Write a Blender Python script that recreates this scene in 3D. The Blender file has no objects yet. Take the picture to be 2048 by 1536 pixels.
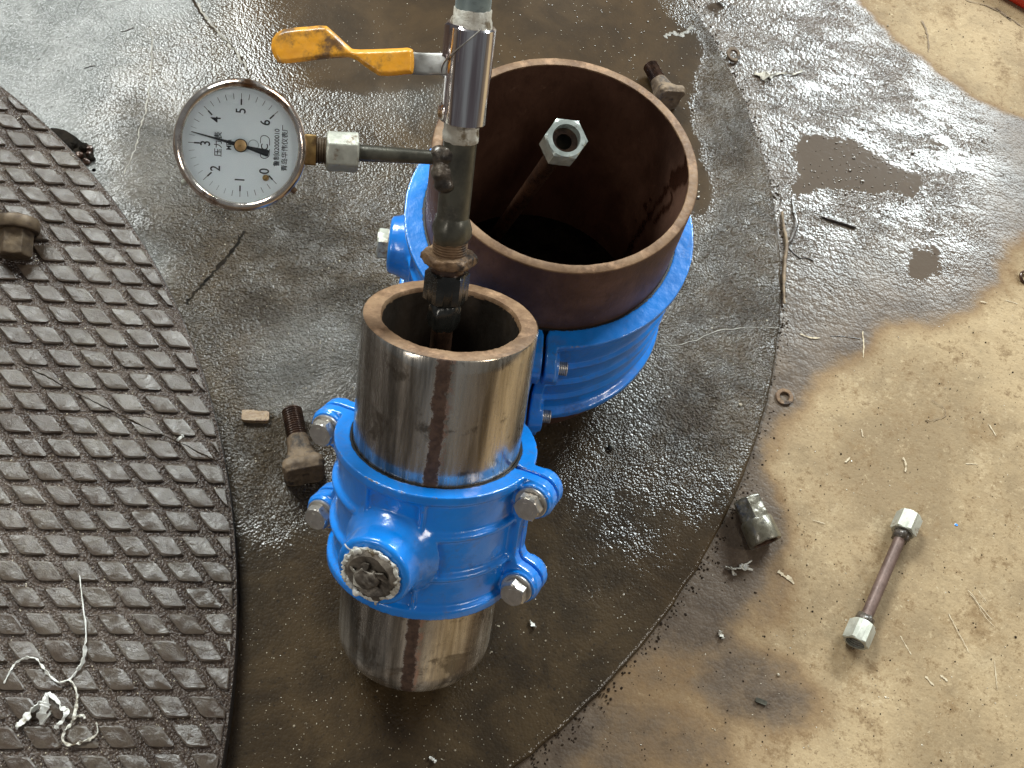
import bpy, bmesh, math, random
import numpy as np
from mathutils import Vector, Matrix, noise
S = bpy.context.scene
COL = S.collection
rnd = random.Random(7)
PI = math.pi
R = math.radians

# ---------------------------------------------------------------- camera
CAM = Vector((0.0, 0.0, 1.00165))
RT = Vector((0.96667009, 0.22473776, 0.12264535))
UP = Vector((-0.25602528, 0.84853837, 0.46306986))
FW = Vector((0.0, 0.47903609, -0.87779521))
FPX = 2309.84
cd = bpy.data.cameras.new('camera')
cam = bpy.data.objects.new('camera', cd)
COL.objects.link(cam)
S.camera = cam
cd.sensor_fit = 'HORIZONTAL'
cd.sensor_width = 36.0
cd.lens = 36.0 * FPX / 2048.0
cd.clip_start = 0.02
cd.clip_end = 100.0
cam.matrix_world = Matrix(((RT.x, UP.x, -FW.x, CAM.x), (RT.y, UP.y, -FW.y, CAM.y), (RT.z, UP.z, -FW.z, CAM.z), (0, 0, 0, 1)))

# ---------------------------------------------------------------- light of the workshop
W = bpy.data.worlds.new('World')
S.world = W
W.use_nodes = True
bg = W.node_tree.nodes['Background']
bg.inputs[0].default_value = (0.92, 0.96, 1.0, 1)
bg.inputs[1].default_value = 0.15


def lamp(name, az, el, dist, sx, sy, power, col, tgt=(0.0, 0.6, 0.0)):
    """rectangular skylight or added fill lamp; az clockwise from +y"""
    ld = bpy.data.lights.new(name, 'AREA')
    ld.shape = 'RECTANGLE'
    ld.size = sx
    ld.size_y = sy
    ld.energy = power
    ld.color = col
    o = bpy.data.objects.new(name, ld)
    COL.objects.link(o)
    d = Vector((math.sin(R(az)) * math.cos(R(el)), math.cos(R(az)) * math.cos(R(el)), math.sin(R(el))))
    o.location = Vector(tgt) + d * dist
    o.rotation_euler = d.to_track_quat('Z', 'Y').to_euler()
    return o


lamp('skylight_back_left', -43, 45, 7.0, 2.7, 1.5, 640, (0.92, 0.98, 0.96))
lamp('skylight_back_right', 24, 33.5, 7.0, 2.6, 1.4, 640, (0.88, 0.97, 0.99))
lamp('fill_side_right', 95, 44, 6.0, 1.2, 1.2, 80, (1.0, 0.94, 0.85))  # warm fill added at the right, not a window of the hall
lamp('fill_front_left', -140, 36, 6.0, 0.7, 2.0, 60, (1.0, 0.94, 0.85))  # unseen lamp added to warm and fill the front
S.view_settings.view_transform = 'Standard'
S.view_settings.look = 'None'
S.view_settings.exposure = 0.0
S.view_settings.gamma = 1.0


# ---------------------------------------------------------------- pixel -> place
def ray(u, v):
    return (RT * ((u - 1024) / FPX) - UP * ((v - 768) / FPX) + FW)


def at(u, v, z=0.0):
    """point of the horizontal plane at height z seen at photo pixel (u, v)"""
    d = ray(u, v)
    return CAM + d * ((z - CAM.z) / d.z)


def deep(u, v, depth):
    return CAM + ray(u, v) * depth


def frame(o, z, x=None):
    z = Vector(z).normalized()
    x = Vector(x) if x is not None else (Vector((1, 0, 0)) if abs(z.x) < .9 else Vector((0, 1, 0)))
    x = (x - z * x.dot(z)).normalized()
    y = z.cross(x)
    return Matrix(((x.x, y.x, z.x, o[0]), (x.y, y.y, z.y, o[1]), (x.z, y.z, z.z, o[2]), (0, 0, 0, 1)))


T = Matrix.Translation


def RX(a): return Matrix.Rotation(a, 4, 'X')
def RY(a): return Matrix.Rotation(a, 4, 'Y')
def RZ(a): return Matrix.Rotation(a, 4, 'Z')


# ---------------------------------------------------------------- shader helper
class NT:
    def __init__(s, name):
        s.m = bpy.data.materials.new(name)
        s.m.use_nodes = True
        s.t = s.m.node_tree
        s.b = s.t.nodes['Principled BSDF']
        s.tc = None

    def n(s, typ, **kw):
        x = s.t.nodes.new(typ)
        for k, v in kw.items():
            setattr(x, k, v)
        return x

    def put(s, sock, v):
        if v is None:
            return
        if hasattr(v, 'is_output') or hasattr(v, 'links'):
            s.t.links.new(v, sock)
        elif isinstance(v, (tuple, list)) and len(v) == 3 and sock.type == 'RGBA':
            sock.default_value = (*v, 1)
        else:
            sock.default_value = v

    def obj(s):
        if s.tc is None:
            s.tc = s.n('ShaderNodeTexCoord')
        return s.tc.outputs['Object']

    def noise(s, scale, detail=4, rough=.6, dist=0, vec=None, stretch=None):
        x = s.n('ShaderNodeTexNoise')
        v = vec or s.obj()
        if stretch:
            mp = s.n('ShaderNodeMapping')
            mp.inputs['Scale'].default_value = stretch
            s.put(mp.inputs['Vector'], v)
            v = mp.outputs[0]
        s.put(x.inputs['Vector'], v)
        x.inputs['Scale'].default_value = scale
        x.inputs['Detail'].default_value = detail
        x.inputs['Roughness'].default_value = rough
        x.inputs['Distortion'].default_value = dist
        return x.outputs[0]

    def voro(s, scale, feature='F1', rand=1.0, out=0):
        x = s.n('ShaderNodeTexVoronoi', feature=feature)
        s.put(x.inputs['Vector'], s.obj())
        x.inputs['Scale'].default_value = scale
        x.inputs['Randomness'].default_value = rand
        return x.outputs[out]

    def domes(s, scale, warp=.0):
        v = s.voro(scale)
        return s.math('MULTIPLY', s.math('MULTIPLY', v, v), -1.0)

    def ramp(s, v, a, b, lo=0.0, hi=1.0, smooth=True):
        x = s.n('ShaderNodeMapRange')
        if smooth:
            x.interpolation_type = 'SMOOTHSTEP'
        s.put(x.inputs['Value'], v)
        x.inputs['From Min'].default_value = a
        x.inputs['From Max'].default_value = b
        x.inputs['To Min'].default_value = lo
        x.inputs['To Max'].default_value = hi
        return x.outputs[0]

    def math(s, op, a, b=None, c=None):
        x = s.n('ShaderNodeMath', operation=op)
        s.put(x.inputs[0], a)
        if b is not None:
            s.put(x.inputs[1], b)
        if c is not None:
            s.put(x.inputs[2], c)
        return x.outputs[0]

    def mix(s, f, a, b, blend='MIX'):
        x = s.n('ShaderNodeMix', data_type='RGBA', blend_type=blend)
        s.put(x.inputs[0], f)
        s.put(x.inputs[6], a)
        s.put(x.inputs[7], b)
        return x.outputs[2]

    def mixf(s, f, a, b):
        x = s.n('ShaderNodeMix', data_type='FLOAT')
        s.put(x.inputs[0], f)
        s.put(x.inputs[2], a)
        s.put(x.inputs[3], b)
        return x.outputs[0]

    def attr(s, name):
        return s.n('ShaderNodeAttribute', attribute_name=name).outputs['Fac']

    def rand(s):
        return s.n('ShaderNodeObjectInfo').outputs['Random']

    def bump(s, h, strength, dist, normal=None):
        x = s.n('ShaderNodeBump')
        s.put(x.inputs['Strength'], strength)
        s.put(x.inputs['Distance'], dist)
        s.put(x.inputs['Height'], h)
        if normal is not None:
            s.put(x.inputs['Normal'], normal)
        return x.outputs[0]

    def set(s, **kw):
        names = dict(col='Base Color', rough='Roughness', metal='Metallic', nor='Normal', coat='Coat Weight',
                     crough='Coat Roughness', cnor='Coat Normal', spec='Specular IOR Level', ior='IOR',
                     trans='Transmission Weight', alpha='Alpha', aniso='Anisotropic', sheen='Sheen Weight')
        for k, v in kw.items():
            s.put(s.b.inputs[names[k]], v)
        return s.m


def simple(name, c1, c2, scale=60, rough=(.4, .7), metal=0.0, bs=300, bstr=.3, bdist=.0006, c3=None, c3s=25, c3t=(.55, .65),
           coat=0.0, crough=.15, stretch=None):
    t = NT(name)
    n1 = t.noise(scale, 5, .65, stretch=stretch)
    col = t.mix(t.ramp(n1, .35, .65), c1, c2)
    if c3:
        col = t.mix(t.ramp(t.noise(c3s, 6, .7), c3t[0], c3t[1]), col, c3)
    nb = t.noise(bs, 5, .7)
    t.set(col=col, rough=t.ramp(nb, .3, .7, rough[0], rough[1]), metal=metal, nor=t.bump(nb, bstr, bdist), coat=coat, crough=crough)
    return t.m


def m_floor():
    t = NT('floor_concrete')
    wet = t.attr('wet')
    pud = t.attr('puddle')
    big = t.noise(6, 7, .75)
    mid = t.noise(24, 7, .8)
    fine = t.noise(160, 5, .75)
    xf = t.noise(520, 4, .8)
    c = t.mix(t.ramp(big, .38, .62), (.235, .168, .095), (.40, .295, .170))
    c = t.mix(t.ramp(t.noise(15, 8, .8), .52, .68, 0, .75), c, (.20, .125, .058))
    c = t.mix(t.ramp(mid, .50, .68, 0, .7), c, (.17, .105, .050))
    c = t.mix(t.ramp(t.noise(19, 8, .85), .54, .66, 0, .45), c, (.54, .43, .27))
    c = t.mix(t.ramp(t.noise(75, 7, .85), .54, .68, 0, .6), c, (.50, .39, .24))
    c = t.mix(t.ramp(t.noise(48, 8, .88), .53, .64, 0, .65), c, (.15, .092, .042))
    c = t.mix(t.ramp(fine, .55, .68, 0, .7), c, (.15, .095, .048))
    c = t.mix(t.ramp(xf, .58, .70, 0, .6), c, (.10, .065, .034))
    c = t.mix(t.ramp(t.noise(300, 5, .85), .62, .70, 0, .6), c, (.70, .62, .46))
    # moist rim, then soaked
    gloss = t.attr('gloss')
    wn = t.math('ADD', wet, t.math('MULTIPLY', t.math('SUBTRACT', t.noise(38, 6, .75), .5), .85))
    halo = t.ramp(wn, -.05, .50)
    soak = t.ramp(wn, .30, .95)
    c = t.mix(t.math('MULTIPLY', halo, .9), c, t.mix(.70, c, (.17, .095, .042)))
    dk = t.mix(t.ramp(mid, .35, .65), t.mix(gloss, (.060, .041, .028), (.040, .028, .019)), t.mix(gloss, (.115, .083, .058), (.085, .064, .048)))
    dk = t.mix(t.ramp(xf, .5, .7, 0, .5), dk, (.14, .115, .09))
    pn = t.ramp(t.math('ADD', pud, t.math('MULTIPLY', t.math('SUBTRACT', t.noise(85, 6, .8), .5), 2.2)), .45, .62)
    dk = t.mix(pn, dk, (.055, .034, .018))
    c = t.mix(t.math('MULTIPLY', soak, .93), c, dk)
    sg = t.math('MULTIPLY', soak, gloss)
    h = t.math('ADD', t.math('ADD', t.math('MULTIPLY', t.noise(45, 4, .6, .5, stretch=(.6, 1.6, 1)), 1.8), t.math('MULTIPLY', t.noise(110, 4, .6, .2, stretch=(.6, 1.3, 1)), .9)), t.math('ADD', t.math('MULTIPLY', t.domes(400), .7), t.math('MULTIPLY', t.domes(200), .9)))
    pt = t.ramp(t.noise(22, 6, .75, .4, stretch=(.6, 1.4, 1)), .36, .62, .18, 1.0)
    st = t.mixf(soak, .14, t.mixf(gloss, .16, t.math('MULTIPLY', pt, .62)))
    st = t.mixf(pn, st, .03)
    nor = t.bump(h, st, .0024)
    t.set(col=c, rough=t.mixf(soak, .75, .55), nor=nor, spec=t.mixf(soak, .2, .15), coat=t.mixf(gloss, t.math('MULTIPLY', soak, .25), soak), crough=t.mixf(pn, t.mixf(gloss, .36, .12), .05), cnor=nor)
    return t.m


def m_disc():
    t = NT('wet_dirty_steel_plate')
    wet = t.attr('wet')
    pud = t.attr('puddle')
    mid = t.noise(14, 6, .65, .5)
    fine = t.noise(190, 5, .7)
    grit = t.noise(420, 4, .75)
    c = t.mix(t.ramp(mid, .35, .68), (.024, .014, .0050), (.062, .038, .0155))
    c = t.mix(t.math('MULTIPLY', t.attr('grain'), .45), c, (.050, .042, .031))
    c = t.mix(wet, c, t.mix(t.ramp(mid, .35, .65), (.12, .12, .11), (.21, .205, .19)))  # wet zone's pale grey carries part of its sheen in the colour
    c = t.mix(t.ramp(fine, .55, .7, 0, .8), c, (.014, .009, .005))
    c = t.mix(t.ramp(grit, .64, .72, 0, .6), c, (.26, .22, .16))
    c = t.mix(t.math('MULTIPLY', pud, .85), c, t.mix(t.ramp(mid, .3, .7), (.028, .0145, .0035), (.054, .029, .0085)))
    grain = t.attr('grain')
    h = t.math('ADD', t.math('MULTIPLY', t.noise(110, 5, .72, .2), t.mixf(grain, 1.0, 2.2)), t.math('ADD', t.math('MULTIPLY', t.domes(430), 1.1), t.math('MULTIPLY', t.domes(230), .8)))
    pn = t.ramp(t.math('ADD', pud, t.math('MULTIPLY', t.math('SUBTRACT', t.noise(120, 4, .7), .5), 1.0)), .35, .8)
    patch = t.ramp(t.noise(26, 6, .75, .3), .36, .60, .50, 1.0)
    st = t.mixf(grain, .06, t.math('MULTIPLY', patch, .80))
    st = t.mixf(wet, st, .26)
    nor = t.bump(h, t.mixf(pn, st, .05), .0024)
    t.set(col=c, rough=.6, nor=nor, spec=.10, coat=t.mixf(grain, .65, .62), crough=t.mixf(wet, t.mixf(pn, t.mixf(grain, .16, .045), .05), .20), cnor=nor)
    return t.m


def m_tread(stud):
    t = NT('tread_stud_steel' if stud else 'tread_base_steel')
    wv = t.n('ShaderNodeNewGeometry').outputs['Position']
    mid = t.noise(16, 6, .65, .5, vec=wv)
    fine = t.noise(230, 5, .72, vec=wv)
    grit = t.noise(480, 4, .75, vec=wv)
    low = t.math('MULTIPLY', t.rand(), 1.0)
    if stud:
        c = t.mix(t.ramp(mid, .38, .62), (.040, .024, .0125), (.078, .058, .039))
        c = t.mix(t.math('MULTIPLY', low, .6), c, (.050, .031, .018))
        c = t.mix(t.ramp(t.noise(75, 6, .75, .6, vec=wv), .50, .62, 0, .75), c, (.040, .022, .012))
        c = t.mix(t.ramp(fine, .5, .7, 0, .6), c, (.022, .014, .009))
        h = t.math('ADD', t.math('MULTIPLY', t.noise(85, 6, .75, .8, vec=wv), 1.8), t.math('MULTIPLY', grit, .5))
        nor = t.bump(h, .27, .0032)
        t.set(col=c, rough=.55, nor=nor, spec=.2, coat=1.0, crough=.17, cnor=nor)
    else:
        c = t.mix(t.ramp(mid, .35, .65), (.040, .024, .015), (.080, .056, .041))
        c = t.mix(t.ramp(fine, .52, .7, 0, .8), c, (.024, .013, .009))
        c = t.mix(t.ramp(grit, .6, .7, 0, .7), c, (.19, .165, .14))
        h = t.math('ADD', t.math('MULTIPLY', fine, .8), t.math('ADD', t.domes(450), t.math('MULTIPLY', t.domes(300), .6)))
        nor = t.bump(h, .75, .0024)
        t.set(col=c, rough=.55, nor=nor, spec=.15, coat=1.0, crough=.09, cnor=nor)
    return t.m


def m_blue():
    t = NT('glossy_blue_paint')
    n = t.noise(35, 3, .5)
    c = t.mix(t.ramp(n, .3, .7), (.0, .20, .70), (.0, .245, .84))
    c = t.mix(t.ramp(t.noise(48, 6, .75, .3), .70, .73, 0, .8), c, (.16, .12, .10))
    dull = t.ramp(t.noise(30, 6, .75, .8), .56, .66, 0, .35)
    c = t.mix(dull, c, (.08, .17, .42))
    grime = t.math('MULTIPLY', t.ramp(t.noise(16, 6, .8, .5), .50, .64), t.ramp(t.noise(260, 4, .8), .42, .62))
    c = t.mix(t.math('MULTIPLY', grime, .40), c, (.09, .075, .06))
    c = t.mix(t.ramp(t.noise(420, 3, .8), .72, .76, 0, .7), c, (.04, .03, .025))
    pt = t.n('ShaderNodeNewGeometry').outputs['Pointiness']
    chip = t.math('MULTIPLY', t.ramp(pt, .515, .535), t.ramp(t.noise(75, 6, .8), .57, .61))
    c = t.mix(chip, c, t.mix(t.noise(200, 3), (.10, .06, .04), (.30, .28, .26)))
    nor = t.bump(t.noise(90, 4, .6), .5, .0012)
    nor2 = t.bump(t.noise(110, 5, .65), .30, .0010)
    t.set(col=c, rough=.34, nor=nor, coat=t.ramp(grime, 0, .6, 1.0, .35), crough=.05, cnor=nor2)
    return t.m


def m_machined():
    """turned pipe: streaky bright steel, reflections and a darker left side painted in, with one rusty untreated strip down its front"""
    t = NT('machined_steel_with_rust_strip')
    sp = t.n('ShaderNodeSeparateXYZ')
    t.put(sp.inputs[0], t.obj())
    ang = t.math('ARCTAN2', sp.outputs[0], t.math('MULTIPLY', sp.outputs[1], -1.0))  # 0 at front, + to the right
    cmb = t.n('ShaderNodeCombineXYZ')
    t.put(cmb.inputs[0], ang)
    t.put(cmb.inputs[1], t.math('MULTIPLY', sp.outputs[2], 1.1))
    st = t.noise(3.6, 5, .62, .2, vec=cmb.outputs[0])
    st2 = t.noise(34, 4, .7, 0, vec=cmb.outputs[0])
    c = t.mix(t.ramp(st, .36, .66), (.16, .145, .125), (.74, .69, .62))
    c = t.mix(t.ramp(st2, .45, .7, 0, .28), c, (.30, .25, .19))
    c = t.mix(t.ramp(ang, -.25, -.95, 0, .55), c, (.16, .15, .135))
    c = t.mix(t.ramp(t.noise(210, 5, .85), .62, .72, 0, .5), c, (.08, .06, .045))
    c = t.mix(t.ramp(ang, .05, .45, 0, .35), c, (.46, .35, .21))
    c = t.mix(t.ramp(t.math('ABSOLUTE', t.math('SUBTRACT', ang, .30)), .10, .02, 0, .5), c, (.90, .84, .74))  # bright reflection streak painted right of the front
    c = t.mix(t.ramp(t.noise(30, 6, .75, .5), .52, .62, 0, .75), c, (.10, .08, .06))
    low = t.ramp(sp.outputs[2], -.20, -.31)
    edge = t.noise(130, 6, .85)
    off = t.math('ADD', t.math('ABSOLUTE', t.math('SUBTRACT', ang, .105)), t.math('MULTIPLY', t.math('SUBTRACT', edge, .5), .19))
    strip = t.ramp(off, .088, .066)
    pale = t.math('MULTIPLY', t.math('MULTIPLY', t.ramp(off, .15, .10), t.ramp(ang, .10, .2)), t.ramp(t.noise(150, 5, .8), .42, .56))
    stain = t.math('MULTIPLY', t.ramp(t.noise(22, 6, .75, .6), .42, .6), low)
    c = t.mix(t.math('MULTIPLY', stain, .55), c, (.20, .15, .105))
    c = t.mix(pale, c, (.55, .36, .28))
    rust = t.mix(t.ramp(t.noise(160, 5, .7), .35, .65), (.050, .026, .017), (.105, .060, .040))
    c = t.mix(strip, c, rust)
    met = t.mixf(strip, t.mixf(low, .88, .55), 0.0)
    fine = t.noise(300, 4, .7, 0, stretch=(1, 1, .08))
    rg = t.mixf(strip, t.ramp(st2, .3, .7, .13, .32), .75)
    nor = t.bump(t.mixf(strip, fine, t.noise(240, 5, .7)), t.mixf(strip, .10, .8), .0006)
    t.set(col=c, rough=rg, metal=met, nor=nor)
    return t.m


def m_rustpipe(k=1.0):
    t = NT('rusty_brown_pipe' if k == 1 else 'rusty_inner_wall_shaded')
    wet = t.attr('wet')
    n1 = t.noise(18, 6, .65, .4, stretch=(1, 1, .6))
    fine = t.noise(150, 5, .75, .2, stretch=(1, 1, .5))
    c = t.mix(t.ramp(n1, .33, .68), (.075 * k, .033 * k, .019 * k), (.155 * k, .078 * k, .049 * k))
    c = t.mix(t.ramp(fine, .5, .72, 0, .55), c, (.05, .022, .013))
    c = t.mix(t.ramp(t.noise(60, 6, .8), .6, .74, 0, .4), c, (.26, .15, .10))
    c = t.mix(t.math('MULTIPLY', wet, .85), c, (.028, .010, .006))
    nor = t.bump(fine, .5, .0007)
    t.set(col=c, rough=t.mixf(wet, .58, .22), nor=nor, spec=.4, metal=.1)
    return t.m


MF = m_floor()
MD = m_disc()
MTB = m_tread(False)
MTS = m_tread(True)
MBLUE = m_blue()
MMACH = m_machined()
MRP = m_rustpipe()
MRPI = m_rustpipe(.85)  # copy of the pipe rust, darkened for the shade inside
MRIM = simple('ground_rusty_rim', (.125, .064, .028), (.235, .140, .072), 40, (.55, .75), .1, 260, .5, .0006, (.34, .20, .11), 60, (.5, .7))
MBORE = simple('dark_oily_bore', (.018, .013, .009), (.055, .040, .028), 14, (.4, .6), .3, 160, .3, .0006, stretch=(1, 1, .3))
MZINC = simple('bright_zinc_bolt', (.46, .43, .39), (.70, .66, .60), 50, (.30, .40), .85, 300, .06, .0003, (.25, .20, .15), 90, (.60, .72))
MCHROME = simple('polished_chrome', (.38, .31, .32), (.92, .90, .89), 130, (.07, .16), 1.0, 60, .06, .0004, (.42, .36, .33), 150, (.68, .74), stretch=(1, 1, .03))  # lengthwise colour streaks painted in place of room reflections
MGALV = simple('grey_green_galvanised_pipe', (.20, .25, .25), (.30, .36, .35), 30, (.35, .5), .45, 200, .2, .0004, (.13, .14, .13), 40, (.55, .7))
MDARKP = simple('dark_greased_pipe', (.050, .046, .034), (.105, .098, .072), 35, (.30, .48), .45, 220, .35, .0006, (.15, .13, .10), 60, (.55, .75), coat=.35, crough=.25)
MWELD = simple('burnt_weld', (.035, .028, .022), (.11, .085, .062), 120, (.30, .55), .4, 260, .7, .0010, coat=.4, crough=.2)
MBLACKN = simple('oily_black_nut', (.018, .018, .016), (.045, .046, .042), 40, (.20, .34), .55, 200, .2, .0005, (.12, .12, .11), 70, (.62, .72), coat=.5, crough=.15)
MRUSTN = simple('rusty_brown_nut', (.13, .075, .040), (.24, .145, .075), 60, (.5, .75), .2, 260, .8, .0010, (.045, .030, .022), 50, (.5, .62))
MPLUG = simple('grimy_iron_plug', (.075, .062, .050), (.25, .215, .175), 90, (.35, .6), .4, 260, .8, .0010, (.26, .22, .17), 60, (.55, .68))
MTAPE = simple('dirty_white_thread_tape', (.40, .36, .29), (.72, .70, .62), 60, (.45, .7), 0, 220, .8, .0009, (.16, .12, .07), 90, (.52, .64))
MTAPEW = simple('white_thread_tape', (.60, .58, .52), (.84, .83, .78), 60, (.4, .6), 0, 220, .6, .0006, (.30, .25, .18), 110, (.58, .70))
MYEL = simple('worn_orange_handle_grip', (.66, .27, .012), (.80, .37, .02), 30, (.30, .5), 0, 160, .25, .0005, (.13, .062, .018), 30, (.46, .62), coat=.3, crough=.2)
MSTRIP = simple('brushed_dirty_steel', (.30, .28, .25), (.50, .48, .44), 40, (.3, .5), .8, 200, .2, .0004, (.20, .16, .12), 50, (.5, .68))
MBRASS = simple('tarnished_brass', (.19, .105, .030), (.38, .25, .095), 50, (.35, .55), .55, 200, .35, .0006, (.09, .05, .022), 40, (.48, .62))
MNUTP = simple('dull_zinc_nut', (.38, .38, .32), (.58, .58, .50), 30, (.4, .6), .45, 200, .3, .0006, (.20, .13, .08), 55, (.55, .68))
MSHINYN = simple('galvanised_nut', (.36, .40, .37), (.58, .63, .59), 45, (.28, .42), .55, 220, .25, .0005, (.16, .15, .13), 70, (.56, .68))
MRUSTB = simple('dusty_rusted_bolt', (.10, .066, .040), (.22, .155, .095), 45, (.6, .8), .1, 260, .7, .0008, (.055, .042, .032), 60, (.50, .62))
MTHREAD = simple('dark_oily_thread', (.035, .018, .012), (.10, .050, .028), 70, (.25, .42), .5, 300, .3, .0004, coat=.5, crough=.15)
MREDTUBE = simple('purple_brown_tube', (.095, .058, .046), (.17, .11, .09), 50, (.4, .6), .3, 200, .4, .0005, (.09, .05, .04), 60, (.55, .7))
MOLIVE = simple('oily_olive_fitting', (.10, .085, .055), (.21, .19, .14), 45, (.25, .5), .35, 220, .5, .0008, (.04, .035, .028), 45, (.5, .62), coat=.6, crough=.15)
MTAN = simple('tan_brass_fitting', (.062, .040, .022), (.13, .088, .048), 45, (.45, .65), .3, 200, .5, .0007, (.08, .05, .03), 60, (.55, .66))
MDIAL = simple('white_dial_face', (.80, .86, .90), (.86, .91, .94), 14, (.5, .6), 0, 100, .02, .0001)
MINK = simple('black_dial_ink', (.015, .015, .018), (.03, .03, .034), 50, (.5, .6))
MPALEINK = simple('pale_grey_dial_ink', (.26, .29, .31), (.36, .39, .41), 50, (.5, .6))
MBEZEL = simple('worn_chrome_bezel', (.52, .44, .38), (.74, .68, .62), 35, (.08, .2), .95, 200, .1, .0003, (.24, .13, .07), 42, (.52, .64))
MTWIG = simple('brown_twig', (.11, .07, .04), (.26, .18, .10), 90, (.5, .7), 0, 200, .6, .0006)
MTWIGD = simple('wet_dark_twig', (.035, .026, .02), (.08, .06, .045), 90, (.2, .35), 0, 200, .5, .0006, coat=.8)
MDARK = simple('black_dirt_and_shade', (.006, .005, .004), (.018, .014, .010), 60, (.6, .8), 0, 200, .5, .001)  # dirt, and also the painted shade of hollows
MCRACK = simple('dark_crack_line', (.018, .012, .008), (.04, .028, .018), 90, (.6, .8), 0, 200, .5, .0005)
MPALE = simple('pale_dried_scum', (.20, .18, .14), (.36, .33, .28), 120, (.5, .7), 0, 300, .8, .0008)
MSCUM = simple('grey_scum', (.13, .115, .09), (.22, .20, .165), 200, (.3, .5), 0, 300, .8, .0008)
MGRIT = simple('pale_grit', (.22, .17, .11), (.55, .48, .36), 40, (.35, .6), 0, 300, .3, .0004, coat=.5)
MSTONE = simple('wet_tan_stone', (.22, .135, .065), (.38, .26, .14), 90, (.25, .5), 0, 200, .6, .001, (.12, .06, .03), 80, (.52, .62), coat=.7, crough=.12)
MRUBBER = simple('black_rubber_gasket', (.008, .008, .008), (.016, .016, .016), 50, (.35, .5))
MDIRTL = simple('brown_dirt_line', (.15, .10, .055), (.22, .15, .085), 90, (.7, .8), 0, 300, .5, .0005)
MRED = simple('red_painted_metal', (.55, .035, .015), (.66, .06, .03), 20, (.3, .4), 0, 100, .05, .0003)


for _m in (MDARK, MCRACK):
    _m.node_tree.nodes['Principled BSDF'].inputs['Specular IOR Level'].default_value = .03


def m_water():
    t = NT('water_bubble')
    t.set(col=(.10, .07, .04), rough=.03, spec=.9, coat=1.0, crough=.02)
    return t.m


def m_glass():
    t = NT('clear_gauge_glass')
    t.set(col=(.98, 1, 1), rough=.02, trans=1.0, ior=1.12)
    return t.m


MWATER = m_water()
MGLASS = m_glass()


# ---------------------------------------------------------------- mesh helpers
def finish(bm, sharp=32):
    bmesh.ops.remove_doubles(bm, verts=bm.verts, dist=1e-7)
    bmesh.ops.recalc_face_normals(bm, faces=bm.faces)
    me = bpy.data.meshes.new('mesh')
    bm.to_mesh(me)
    bm.free()
    for p in me.polygons:
        p.use_smooth = True
    me.set_sharp_from_angle(angle=R(sharp))
    return me


def add(name, me, mat, parent=None, mw=None):
    o = bpy.data.objects.new(name, me)
    COL.objects.link(o)
    me.name = name
    if mat is not None and len(me.materials) == 0:
        me.materials.append(mat)
    if parent is not None:
        o.parent = parent
    if mw is not None:
        if parent is None:
            o.matrix_world = mw
        else:
            o.matrix_basis = mw
    return o


def thing(name, label, cat, mw, group=None):
    o = bpy.data.objects.new(name, None)
    o.empty_display_size = .02
    COL.objects.link(o)
    o.matrix_world = mw
    return tag(o, label, cat, group)


def tag(o, label, cat, group=None):
    o['label'] = label
    o['category'] = cat
    if group:
        o['group'] = group
    return o


def lathe(bm, prof, n=64, a0=0.0, a1=2 * PI, M=None, close=True):
    """revolve (r, z) points about z. close: profile is a closed loop"""
    M = M or Matrix()
    full = abs(a1 - a0 - 2 * PI) < 1e-6
    rings = []
    k = n if full else n + 1
    for i in range(k):
        a = a0 + (a1 - a0) * i / n
        ca, sa = math.cos(a), math.sin(a)
        rings.append([bm.verts.new(M @ Vector((r * ca, r * sa, z))) for r, z in prof])
    m = len(prof)
    for i in range(n):
        A, B = rings[i], rings[(i + 1) % k]
        for j in range(m if close else m - 1):
            q = [A[j], B[j], B[(j + 1) % m], A[(j + 1) % m]]
            bm.faces.new(q)
    if not full and close:
        bm.faces.new(rings[0][::-1])
        bm.faces.new(rings[-1])


def lathe_me(prof, n=64, close=True, sharp=32, disp=None):
    bm = bmesh.new()
    lathe(bm, prof, n, close=close)
    me = finish(bm, sharp)
    return me


def solid(bm, prof, n=48, M=None):
    """lathe whose first and last points are on the axis (r = 0 allowed)"""
    M = M or Matrix()
    pr = [(max(r, 1e-5), z) for r, z in prof]
    lathe(bm, pr, n, M=M, close=False)
    # cap pin holes
    bm.verts.ensure_lookup_table()


def prism(bm, poly, z0, z1, M=None, bev=0.0):
    M = M or Matrix()
    n = len(poly)
    levels = [(z0, bev), (z0 + bev, 0), (z1 - bev, 0), (z1, bev)] if bev > 0 else [(z0, 0), (z1, 0)]
    cx = sum(p[0] for p in poly) / n
    cy = sum(p[1] for p in poly) / n
    rings = []
    for z, b in levels:
        rg = []
        for x, y in poly:
            d = math.hypot(x - cx, y - cy) or 1
            f = (d - b * 1.1) / d
            rg.append(bm.verts.new(M @ Vector((cx + (x - cx) * f, cy + (y - cy) * f, z))))
        rings.append(rg)
    for A, B in zip(rings, rings[1:]):
        for i in range(n):
            bm.faces.new([A[i], A[(i + 1) % n], B[(i + 1) % n], B[i]])
    bm.faces.new(rings[0][::-1])
    bm.faces.new(rings[-1])


def box(bm, x0, x1, y0, y1, z0, z1, M=None):
    prism(bm, [(x0, y0), (x1, y0), (x1, y1), (x0, y1)], z0, z1, M)


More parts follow.
